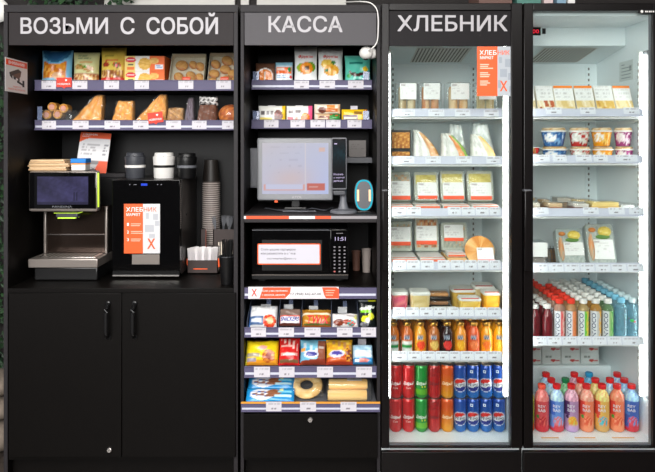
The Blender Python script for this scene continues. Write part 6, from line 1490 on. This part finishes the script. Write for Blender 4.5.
def second_fridge():
    fridge(GX0, GX1, .853, 1.392, X(533.3, -.03), X(653.2, -.03), Z(11.2, -.02), (118, 164.5, 217.5, 272, 345.5), 'black glass-door fridge without a sign, plastic drink bottles at the bottom', False)
    Zs = SHELF_PY
    z = Zs[118]; Y = .13; F1 = [(226, 206, 160), (214, 186, 120), (234, 222, 190)]
    for i, (a, b, hd, fill, n) in enumerate(((521.8, 537.8, None, F1, 'white triangular sandwich box half behind the door frame'), (539, 557, None, [(226, 206, 160), (176, 84, 44), (230, 214, 176), (236, 226, 200)], 'white triangular sandwich box with a red-brown filling'), (557.5, 577.5, (240, 132, 40), F1, 'orange-topped sandwich box beside the red-brown one'),
                                             (578.5, 597.5, (240, 132, 40), F1, 'orange-topped sandwich box, middle of the three'), (598.5, 617.5, None, [(216, 176, 84), (230, 206, 150), (190, 140, 60)], 'white triangular sandwich box beside the last orange-topped one'), (618, 636, (240, 132, 40), F1, 'orange-topped sandwich box beside the bright tube'))):
        w, h = (b - a) * S(Y), .085; dd = .062
        hz = Z(86, Y + dd) - z; h = hz
        r = thing('sandwich_box', n, 'sandwich', (X((a + b) / 2, Y), Y, z + .001), 'sandwich boxes in the second fridge')
        mb = MB(); mb.add([(-w / 2, .0012, 0), (w / 2, .0012, 0), (w / 2, dd, 0), (-w / 2, dd, 0), (-w / 2, dd, h), (w / 2, dd, h)], [(0, 3, 2, 1), (3, 4, 5, 2), (0, 4, 3), (1, 2, 5), (0, 1, 5, 4)], 'paper', (214, 206, 190)); mb.build('box', r)
        def pt(u, v, hd=hd, fill=fill, i=i):
            if v > .9 and hd: return hd
            if v > .52:
                if v > .56 and .08 < u < .9 and int(v * 26) % 3 == 1 and hsh(int(u * 14), int(v * 26), i) > .55: return (196, 196, 194)
                return (230, 230, 228)
            return fill[int(hsh(int(u * 9 + v * 3), int(v * 3), i) * len(fill))]
        MB().sheet(lambda u, v: (-w * .48 + w * .96 * u, dd * v * .98 - .0006, h * v), 22, 30, 'paper', pt, smooth=False).build('front_label', r)
    cards((107.2, 114.2), ((546, 562), (580.5, 596), (624, 640)), YR, ('red-brown sandwich box', 'middle orange-topped sandwich box', 'last orange-topped sandwich box'))
    # ---- yoghurt cups in two layers
    z = Zs[164.5]
    def cup(label, pc, wpx, zz, Y, c1, c2, hc=.068, dome=True, grp='yoghurt cups in the second fridge'):
        R = wpx / 2 * S(Y + .03)
        r = thing('yoghurt_cup', label, 'yoghurt', (X(pc, Y + R), Y + R, zz + .0008), grp, -math.atan2(X(pc, Y + R), D0 + Y + R))
        pf = [(0, 0), (R * .68, 0), (R * .72, .002)] + [(R * (.72 + .2 * j / 8), .002 + (hc * .74) * j / 8) for j in range(1, 9)] + [(R * .93, hc * .765)]
        def pt(t, zz_):
            u, v = (t - .2) / .6, zz_ / (hc * .76)
            if ((t - .45) / .09) ** 2 + ((v - .62) / .3) ** 2 < 1: return (234, 232, 228) if hsh(int(t * 50), int(v * 7), pc) > .3 else c2
            if ((t - .57) / .05) ** 2 + ((v - .34) / .22) ** 2 < 1: return c2 if hsh(int(t * 50), int(v * 7), 2) > .4 else tuple(int(x * .8) for x in c1)
            if v < .16: return c1
            return c1 if hsh(int(t * 34 + v * 3), int(v * 5), pc) > .28 else c2
        MB().lathe(pf, 'gloss', seg=40, paint=pt).build('cup', r)
        MB().lathe([(0, hc * .77), (R * .96, hc * .77), (R, hc * .785), (R, hc * .83), (R * .95, hc * .85), (R * .9, hc * .86), (0, hc * .86)], 'white_plastic', seg=36).build('lid', r)
        if dome:
            MB().lathe([(R * .88, hc * .862), (R * .86, hc * .96), (R * .8, hc), (0, hc * 1.005)], 'food', seg=32, paint=lambda t, zz_: [(206, 180, 140), (190, 150, 100), (220, 200, 170)][int(hsh(int(t * 20), int(zz_ * 900)) * 3)]).build('granola_dome', r)
        return r
    BL, RDc, OR, PK = ((44, 92, 150), (120, 160, 200)), ((176, 44, 40), (206, 206, 196)), ((236, 152, 30), (240, 190, 90)), ((150, 50, 110), (226, 200, 214))
    hc = Z(146.5, .15) - z - .002
    for (pc, wpx, cc, nm) in ((554.5, 28, BL, 'blue'), (580, 22.5, RDc, 'red'), (602.5, 22.5, OR, 'orange'), (624, 20, PK, 'pink')):
        Y = .15
        cup(f'{nm} yoghurt cup with a granola top, lower layer behind the price cards', pc, wpx * .93, z, Y, *cc, hc=hc)
        h2 = Z(128, Y + .05) - z - hc - .0016
        cup(f'{nm} yoghurt cup with a granola top, upper layer of the two', pc - 1, wpx * .93, z + hc + .0016, Y, *cc, hc=h2)
    Y = .16; cup('white yoghurt cup half behind the door frame, carrying the small red cup', 531, 17, z, Y, (226, 222, 220), (206, 60, 60), hc=Z(152.5, Y) - z, dome=False)
    z3 = z + (Z(152.5, Y) - z) * .86 + .0008; R = 5 * S(Y)
    o = MB().lathe([(0, 0), (R * .7, 0), (R, .026), (R * 1.05, .027), (R * 1.05, .03), (0, .031)], 'gloss', seg=26, paint=lambda t, zz: (232, 232, 230) if zz > .0265 else (206, 34, 34) if hsh(int(t * 14), int(zz * 200)) > .25 else (176, 190, 110)).build('snack_cup', None, (X(535, Y + .03), Y + .035, z3)); tag(o, 'small red cup standing on the white cup beside the door frame', 'cup')
    cards((154.6, 161.6), ((534, 550), (553, 567), (576, 592), (594, 608), (616, 638)), YR, ('white cup by the door frame', 'blue yoghurt cups', 'red yoghurt cups', 'orange yoghurt cups', 'pink yoghurt cups'))
    # ---- desserts
    z = Zs[217.5]
    def cake(label, a, b, t, Y, c, top):
        w, h = (b - a) * S(Y), max(.016, Z(t, Y + .05) - z)
        r = thing('dessert_pack', label, 'dessert', (X((a + b) / 2, Y), Y, z + .001), 'low dessert packs')
        MB().box(-w / 2, w / 2, 0, .08, 0, h * .62, 'food', c, r=.004).box(-w / 2 + .003, w / 2 - .003, .003, .077, h * .62, h * .92, 'food', top, r=.003).build('dessert', r)
        MB().box(-w / 2 - .003, w / 2 + .003, -.003, .083, 0.0005, h, 'clear', r=.005).build('clear_box', r)
    for a in ((525, 536, 196.5, .30, (196, 140, 90), (222, 186, 140), 'brown cake pack at the back half behind the door frame'), (532, 541, 201, .14, (216, 176, 136), (238, 226, 210), 'pale layered cake pack in front beside the door frame'), (542, 551, 198.5, .24, (190, 136, 96), (216, 176, 130), 'brown cake pack between the back and front rows'),
              (548.5, 563.5, 201.5, .14, (176, 112, 70), (226, 190, 146), 'brown layered cake pack in front, next to the empty rail'), (557, 574, 196.5, .31, (150, 124, 100), (190, 180, 168), 'dark cake pack in the back row'), (574, 590, 202, .14, (130, 70, 56), (232, 222, 212), 'chocolate cake pack with a pale top in front'), (576, 594, 198.5, .25, (226, 172, 100), (236, 206, 150), 'caramel cake pack behind the chocolate one'),
              (592, 620, 200.5, .14, (236, 192, 100), (246, 214, 130), 'long yellow cake pack in front'), (621, 636, 203, .14, (176, 160, 150), (216, 214, 214), 'greyish low pack beside the bright tube')): cake(a[6], a[0], a[1], a[2], a[3], a[4], a[5])
    cards((207.4, 214.4), ((534, 549), (583.5, 599), (609, 625), (629.5, 644)), YR, ('front cake beside the door frame', 'chocolate cake pack', 'long yellow cake pack', 'greyish low pack'))
    # ---- salads
    z = Zs[272]; Y = .14
    r = thing('clear_food_box', 'clear open-ended box with a white label beside the door frame', 'ready meal', (X(541, Y), Y, z + .001))
    w, h = (551 - 531) * S(Y), Z(239, Y + .06) - z
    MB().prism([(-w / 2, 0), (w / 2, 0), (w / 2, h * .5), (w * .3, h * .95), (-w / 2, h * .95)], .0, .085, 'clear').build('clear_box', r)
    MB().box(-w * .46, w * .26, .004, .08, .003, h * .4, 'food', (150, 140, 132), r=.01).build('food', r)
    o = MB(); label_plate(o, w * .84, h * .5, Matrix.Translation((-w * .1, -.002, h * .44)), None, 5, bars=False); o.build('label', r)
    Y = .2; r = thing('wire_basket', 'small dark wire basket with a striped pack behind the clear box', 'basket', (X(554, Y + .06), Y + .06, z + .0012))
    mb = MB()
    for i in range(6):
        x = -.035 + .014 * i; mb.tube([(x, 0, .07), (x + .008, 0, .002), (x + .008, .07, .002), (x, .07, .07)], .0015, 'dark_grey', seg=5)
    for zz in (.02, .045, .07): mb.tube([(-.036, 0, zz), (.046, 0, zz)], .0015, 'dark_grey', seg=5)
    mb.build('basket', r); MB().box(-.026, .036, .012, .058, .004, .06, 'food', (126, 96, 66), r=.006).build('striped_pack', r).data
    EG = [(222, 196, 90), (206, 178, 70), (232, 214, 130), (150, 160, 90)]; CR = [(206, 140, 90), (190, 160, 130), (176, 170, 150)]
    def salad(label, a, b, t, lab, rz):
        rr = salad_tray(label, 'salad', a, b, t, z, [(176, 182, 176), (190, 194, 186), (160, 168, 160)], lab, Y=.18, tilt=17, strip=None, foodz=(.03, .99), rz=rz, margin=(178, 186, 182))
        w = (b - a) * S(.18); h = (Z(t, .22) - z) / math.cos(math.radians(17)); T = Matrix.Translation((0, .012, -rr['_lo'])) @ lean(17)
        mb = MB(); mb.ball((w * .16, .0, h * .8), w * .24, .009, h * .13, 'food', paint=lambda u, v: EG[int(hsh(int(u * 16), int(v * 10)) * 3)], T=T); mb.ball((w * .08, .001, h * .67), w * .26, .008, h * .06, 'food', (90, 130, 60), T=T); mb.build('egg', rr)
        mb = MB(); mb.ball((-w * .36, .0, h * .42), w * .1, .009, h * .34, 'food', paint=lambda u, v: CR[int(hsh(int(u * 12), int(v * 14)) * 3)], T=T); mb.ball((-w * .28, .0, h * .84), w * .13, .009, h * .06, 'food', (206, 130, 70), T=T); mb.build('carrot', rr)
    salad('clear salad tray with egg and carrot, leaning, nearer to the wire basket', 560.5, 588, 231.5, (.24, .97, .24, .6), .04)
    salad('clear salad tray with egg leaning beside the bright tube', 591, 619.5, 227, (.2, .92, .12, .6), .0)
    flat_pack('low white-labelled pack lying before the tray with egg and carrot', 'salad', 574, 603, 255, 264, z, .126, edge=(200, 204, 200), body=(186, 192, 188), d=.06, tilt=5)
    flat_pack('low white-labelled pack lying before the tray with egg', 'salad', 606, 637, 256, 264, z, .126, edge=(200, 204, 200), body=(186, 192, 188), d=.06, tilt=5)
    cards((264.2, 272), ((534, 548), (549, 564), (565, 580), (581, 595), (596, 611), (612, 627), (628, 644)), YR, ('clear box by the door frame', 'wire basket', 'egg and carrot tray', 'gap between the salad trays', 'first low pack', 'second low pack', 'end of the salads by the bright tube'))
    # ---- small bottles, seven to nine files deep
    z = Zs[345.5]; R = 5.75 * S(.16)
    def small(label, loc, h, liq, capc, band=None, mat='pet_tint', txt=None, grp='drink bottles on the lowest wire shelf', swoosh=None):
        r = thing('drink_bottle', label, 'drink bottle', loc, grp, -math.atan2(loc[0], D0 + loc[1]))
        if mat == 'gloss': prof = [(0, 0), (R * .85, 0), (R, .006), (R, h * .6), (R * .92, h * .7), (R * .6, h * .82), (R * .5, h * .86), (R * .5, h * .89), (0, h * .89)]
        else: prof = [(0, 0), (R * .85, 0), (R, .006), (R, h * .74), (R * .92, h * .79), (R * .66, h * .85), (R * .5, h * .875), (R * .5, h * .885), (0, h * .885)]
        if mat == 'pet_blue': prof = prof[:3] + [(R * (1 if k % 2 else .93), .006 + h * .064 * k) for k in range(1, 10)] + prof[4:]
        pt = (lambda t, zz: swoosh[2] if swoosh and abs(t - swoosh[0]) < .09 and hsh(int(t * 40), int(zz * 160), 5) > .25 and swoosh[3] * h < zz < swoosh[4] * h else liq)
        MB().lathe(sum([[(a[0] + (b[0] - a[0]) * j / 6, a[1] + (b[1] - a[1]) * j / 6) for j in range(6)] for a, b in zip(prof[:-1], prof[1:])], []) + [prof[-1]], mat, seg=30, paint=pt).build('bottle', r)
        MB().lathe([(0, h * .8905), (R * .6, h * .8905), (R * .66, h * .9), (R * .66, h * .99), (R * .6, h), (0, h)], 'paper' if capc != (232, 232, 230) else 'white_plastic', capc, seg=20).build('cap', r)
        if band:
            k0, k1 = -.55, .5
            cyl = lambda x, zz: ((R + .0008) * math.sin(x / R), -(R + .0008) * math.cos(x / R), zz)
            m = MB(); a0, a1 = -R * .95, R * .95
            m.sheet(lambda u, v: cyl(a0 + (a1 - a0) * u, .008 + (h * .73 - .008) * v), 12, 10, 'paper', lambda u, v: band[0] if u < .62 else band[1] if u < .8 else band[2] if hsh(int(u * 12), int(v * 9), 3) > .3 else band[1]); lb = m.build('label', r)
            t = MB(); cc = a0 + (a1 - a0) * .36
            t.text(txt, h * .6, R * .66, lambda x, zz: (lambda p: (p[0] * 1.02, p[1] * 1.02, p[2]))(cyl(cc - zz, h * .385 + x)), 'paper', (62, 72, 104), .02)
            lettering(t, r)
        return r
    WHT = (232, 232, 230); REDC = (232, 52, 30)
    hS, hT = Z(304, .155) - z, Z(298.5, .155) - z
    files = ((534.6, hS, (96, 22, 30), WHT, None, 'gloss', 3, 'burgundy drink bottle with a white cap beside the door frame', None), (547.2, hS, (104, 24, 32), WHT, None, 'gloss', 4, 'burgundy drink bottle with a white cap, second from the door frame', None),
             (559.3, hT, (206, 160, 140), REDC, ((214, 216, 222), (226, 90, 90), (232, 200, 190)), 'pet_tint', 8, 'red-capped flavoured water with a pink-edged label', (.62, 0, (206, 60, 50), .2, .6)), (571, hT, (214, 160, 110), REDC, ((214, 216, 222), (230, 140, 90), (226, 120, 60)), 'pet_tint', 6, 'red-capped flavoured water with an orange-edged label', (.3, 0, (200, 60, 40), .4, .6)),
             (583.2, hT, (206, 176, 120), WHT, ((216, 220, 220), (100, 190, 60), (236, 200, 60)), 'pet_tint', 8, 'white-capped flavoured water with a green-edged label beside the red caps', (.3, 0, (236, 190, 50), .1, .6)), (595.6, hT, (206, 150, 70), WHT, ((214, 216, 220), (190, 190, 190), (230, 170, 40)), 'pet_tint', 8, 'white-capped flavoured water with a yellow fruit picture', (.3, 0, (240, 180, 30), .1, .5)),
             (607.8, hT, (120, 160, 110), WHT, ((216, 220, 222), (150, 190, 120), (70, 160, 70)), 'pet_tint', 8, 'white-capped flavoured water with a green fruit picture', (.28, 0, (70, 160, 70), .1, .6)), (621, hT * 1.02, (170, 214, 228), (120, 186, 214), None, 'pet_blue', 8, 'pale blue water bottle with a blue cap', None), (632.6, hT * 1.02, (190, 222, 230), (214, 232, 236), None, 'pet_blue', 7, 'pale blue water bottle with a whitish cap beside the bright tube', None))
    for pc, h, liq, capc, band, mat, n, lab, sw in files:
        Yc = .127 + R; loc = (X(pc, Yc), Yc, z + .001)
        src = small(lab, loc, h, liq, capc, band, mat, 'INVOCO' if band else None, swoosh=sw)
        if mat == 'pet_blue' and pc > 630:
            m = MB(); m.ball((-.002, -R * 1.0, h * .5), .008, .0012, .006, 'paper', (40, 170, 60)); m.ball((.009, -R * .95, h * .48), .005, .0012, .004, 'paper', (226, 80, 90)); m.build('label', src)
        for k in range(1, n):
            copy_thing(src, (loc[0], Yc + k * (2 * R + .0035), loc[2]), ORD[k] + ' in the file behind the ' + lab.replace(', ', ' ').replace('drink bottle with a white cap', 'bottle').replace('water bottle with a whitish cap', 'bottle').replace(' with a green-edged label', ''), 'drink bottles on the lowest wire shelf')
    cards((337.4, 345.2), ((534, 547), (548, 562), (563, 577), (578, 592), (593, 607), (608, 622), (623, 644)), YR, ('burgundy bottle by the door frame', 'second burgundy bottle', 'red-capped bottles', 'white cap beside the red caps', 'yellow fruit bottle', 'green fruit bottle', 'pale blue water bottles'))
    # ---- white boxes on the hump
    zt = HUMP + .0005; Y = .45
    pt = paint((212, 216, 212), ('e', .6, .3, .14, .12, (200, 60, 56)), ('r', .76, .94, .24, .36, (190, 100, 96)), ('r', .2, .34, .56, .72, (140, 146, 140)), ('r', .38, .5, .56, .72, (140, 146, 140)))
    hb = Z(352.3, Y) - zt - .002
    for i, (a, b) in enumerate(((523.5, 541.3), (542.2, 560.6), (561.5, 579.8), (580.7, 598.8))):
        for lev in range(2):
            mb = MB(); carton(mb, (b - a) * S(Y), hb, .09, pt, (206, 210, 206), nu=30, nv=16)
            put(mb, 'milk_carton', f"red-emblem white carton at the fridge back, {('lower', 'upper')[lev]} layer, {ORD[i]} from the door frame", 'carton', (a + b) / 2, Y, zt + lev * (hb + .0008), 'white cartons at the fridge back')
    # ---- half-litre bottles on the floor
    z = .1375; R = 7.05 * S(.15); H = Z(384.5, .155) - z
    def big(label, loc, liq, capc, pt, grp='half-litre drink bottles on the fridge floor'):
        r = thing('drink_bottle', label, 'drink bottle', loc, grp, -math.atan2(loc[0], D0 + loc[1])); h = H
        pf = [(0, 0), (R * .8, 0), (R * .96, .005), (R, .014), (R * .985, .05), (R, .056)] + [(R, .056 + (h * .64 - .056) * j / 16) for j in range(1, 17)] + [(R * .985, h * .70), (R * .92, h * .76), (R * .76, h * .815), (R * .5, h * .868), (R * .44, h * .885), (R * .44, h * .905), (0, h * .905)]
        full = sum([[(a[0] + (b[0] - a[0]) * j / 3, a[1] + (b[1] - a[1]) * j / 3) for j in range(3)] for a, b in zip(pf[:-1], pf[1:])], []) + [pf[-1]]
        def body(t, zz):
            if zz > h * .67: return tuple(int(x * (.82 + .36 * hsh(int(t * 22), int(zz * 150), 3))) if x * 1.18 < 255 else x for x in liq)
            return pt(t, zz / (h * .67))
        MB().lathe(full, 'gloss', seg=44, paint=body).build('bottle', r)
        MB().lathe([(0, h * .906), (R * .52, h * .906), (R * .56, h * .915), (R * .56, h * .99), (R * .5, h), (0, h)], 'gloss', seg=22, paint=lambda t, zz: capc).build('cap', r)
        cyl = lambda zc: (lambda x, zz: ((R + .0009) * math.sin(x / R), -(R + .0009) * math.cos(x / R), zc + zz))
        t = MB(); t.text('REY', R * 1.0, .0125, cyl(h * .565), 'paper', (214, 210, 216), .02).text('BAB', R * 1.0, .0125, cyl(h * .48), 'paper', (214, 210, 216), .02); lettering(t, r)
        return r
    def design(base, low, e1, e2, leaf=None, top=None):
        def f(t, v):
            if v < .1: return low
            if ((t - .53) / .1) ** 2 + ((v - .36) / .17) ** 2 < 1: return e1 if hsh(int(t * 44), int(v * 22), 2) > .25 else e2
            if leaf and ((t - .41) / .035) ** 2 + ((v - .5) / .06) ** 2 < 1: return leaf
            if ((t - .62) / .05) ** 2 + ((v - .3) / .08) ** 2 < 1: return e2
            if v < .22 + (t - .5) * .5: return low
            if top and t < .46 and v > .55: return top
            return base
        return f
    RD_ = design((206, 70, 76), (206, 34, 50), (176, 30, 44), (226, 90, 80), (60, 120, 50)); BLU = design((96, 136, 206), (206, 50, 60), (216, 110, 120), (120, 170, 210), None, (60, 100, 190)); PUR = design((170, 130, 170), (186, 150, 196), (226, 150, 40), (206, 190, 80), (60, 30, 70), (84, 40, 90)); ORG = design((232, 120, 84), (236, 140, 100), (222, 84, 50), (240, 150, 110), (60, 140, 50), (214, 60, 50)); YEL = design((222, 170, 84), (206, 160, 90), (64, 176, 190), (240, 130, 60), (226, 70, 50), (214, 70, 50)); BL2 = design((60, 90, 170), (206, 44, 60), (214, 70, 90), (90, 150, 210), None, (70, 120, 200)); GRN_ = design((150, 170, 60), (200, 90, 40), (176, 190, 60), (120, 150, 40))
    RC = (216, 32, 36)
    kinds = {'r': ((230, 120, 116), (226, 76, 56), RD_, 'red pomegranate'), 'b': ((170, 200, 226), RC, BLU, 'blue and pink'), 'p': ((206, 150, 170), RC, PUR, 'purple passion fruit'), 'o': ((226, 150, 130), RC, ORG, 'orange grapefruit'), 'y': ((226, 196, 120), RC, YEL, 'yellow tropical'), 'o2': ((224, 130, 100), RC, ORG, 'orange grapefruit'), 'b2': ((150, 190, 226), RC, BL2, 'blue and red berry'), 'g': ((176, 190, 90), (90, 170, 60), GRN_, 'green'), 'gc': ((120, 180, 130), (16, 120, 70), GRN_, 'green-capped'), 'bc': ((110, 170, 206), (30, 140, 190), BL2, 'blue-capped')}
    Yc = .129 + R
    row = ((527, 'g', 'greenish drink bottle mostly behind the door frame'), (541.8, 'r', 'red pomegranate drink bottle in front, first from the door frame'), (556.8, 'b', 'blue and pink drink bottle in front, beside the red one'), (571.4, 'p', 'purple passion fruit drink bottle in front'), (586.6, 'o', 'orange grapefruit drink bottle in front, beside the purple one'), (602, 'y', 'yellow tropical drink bottle in front'), (617, 'o2', 'orange grapefruit drink bottle in front, beside the yellow one'), (631.6, 'b2', 'blue and red drink bottle in front beside the bright tube'))
    src = {}
    for pc, k, lab in row:
        liq, cap, pt, nm = kinds[k]; src[k] = big(lab, (X(pc, Yc), Yc, z + .0008), liq, cap, pt)
    for k in ('gc', 'bc'):
        liq, cap, pt, nm = kinds[k]
        src[k] = None
    second = ((556.8, 'b', 'blue and pink bottle second in the blue file'), (571.4, 'gc', 'green-capped drink bottle behind the purple one'), (586.6, 'o', 'orange bottle second in its file behind the purple neighbour'), (602, 'y', 'yellow bottle second in its file'), (617, 'b', 'pale blue bottle with a red cap behind the orange one by the yellow'), (631.6, 'b2', 'blue and red bottle second in its file by the bright tube'))
    third = ((556.8, 'b', 'blue and pink bottle third in the blue file'), (586.6, 'p', 'pinkish bottle third in line behind the front orange one'), (602, 'bc', 'blue-capped drink bottle at the back behind the yellow ones'), (631.6, 'b', 'pale blue bottle with a red cap at the back by the bright tube'))
    for j, rw in ((1, second), (2, third)):
        Yk = Yc + j * (2 * R + .006)
        for pc, k, lab in rw:
            loc = (X(pc, Yc), Yk, z + .0008)
            if src[k] is None: liq, cap, pt, nm = kinds[k]; src[k] = big(lab, loc, liq, cap, pt)
            else: copy_thing(src[k], loc, lab, 'half-litre drink bottles on the fridge floor')
    for a, b, n in ((545, 563, 'blue and pink bottle'), (579, 600, 'front orange bottle beside purple'), (617, 640, 'last orange and blue bottles')):
        Y = .04; o = MB().box(-(b - a) * S(Y) / 2, (b - a) * S(Y) / 2, 0, .022, 0, .0006, 'paper', (226, 226, 222)).box(-(b - a) * S(Y) / 2, (b - a) * S(Y) / 2, .022, .03, 0, .0007, 'paper', (226, 160, 50)).build('floor_card', None, (X((a + b) / 2, Y), Y + .02, .1374)); tag(o, 'white and orange card on the fridge floor before the ' + n, 'price card')
# ================================================================ put it together
room(); takeaway(); checkout(); coffee_machine(); counter_items(); checkout_items(); left_shelves(); checkout_snacks(); first_fridge(); second_fridge()
w = bpy.data.worlds.new('daylit_hall'); SC.world = w; w.use_nodes = True
w.node_tree.nodes['Background'].inputs[0].default_value = lin((214, 216, 222)) + (1,)
w.node_tree.nodes['Background'].inputs[1].default_value = .35
cam = bpy.data.cameras.new('camera'); co = bpy.data.objects.new('camera', cam); COL.objects.link(co)
co.location = (0, -D0, ZC); co.rotation_euler = (PI / 2, 0, 0)
cam.sensor_width = 36; cam.sensor_fit = 'HORIZONTAL'; cam.lens = F * 36 / 655; cam.shift_y = -(236 - HY) / 655; cam.clip_start = .05
SC.camera = co
vs = SC.view_settings; vs.view_transform = 'Standard'; vs.look = 'None'; vs.gamma = 1; vs.use_curve_mapping = False; vs.exposure = 0.0
cy = SC.cycles; cy.use_denoising = True; cy.max_bounces = 12; cy.transparent_max_bounces = 24; cy.diffuse_bounces = 6; cy.glossy_bounces = 3; cy.sample_clamp_indirect = 6; cy.caustics_reflective = False; cy.caustics_refractive = False

for o in SC.objects:
    if '_lo' in o: del o['_lo']
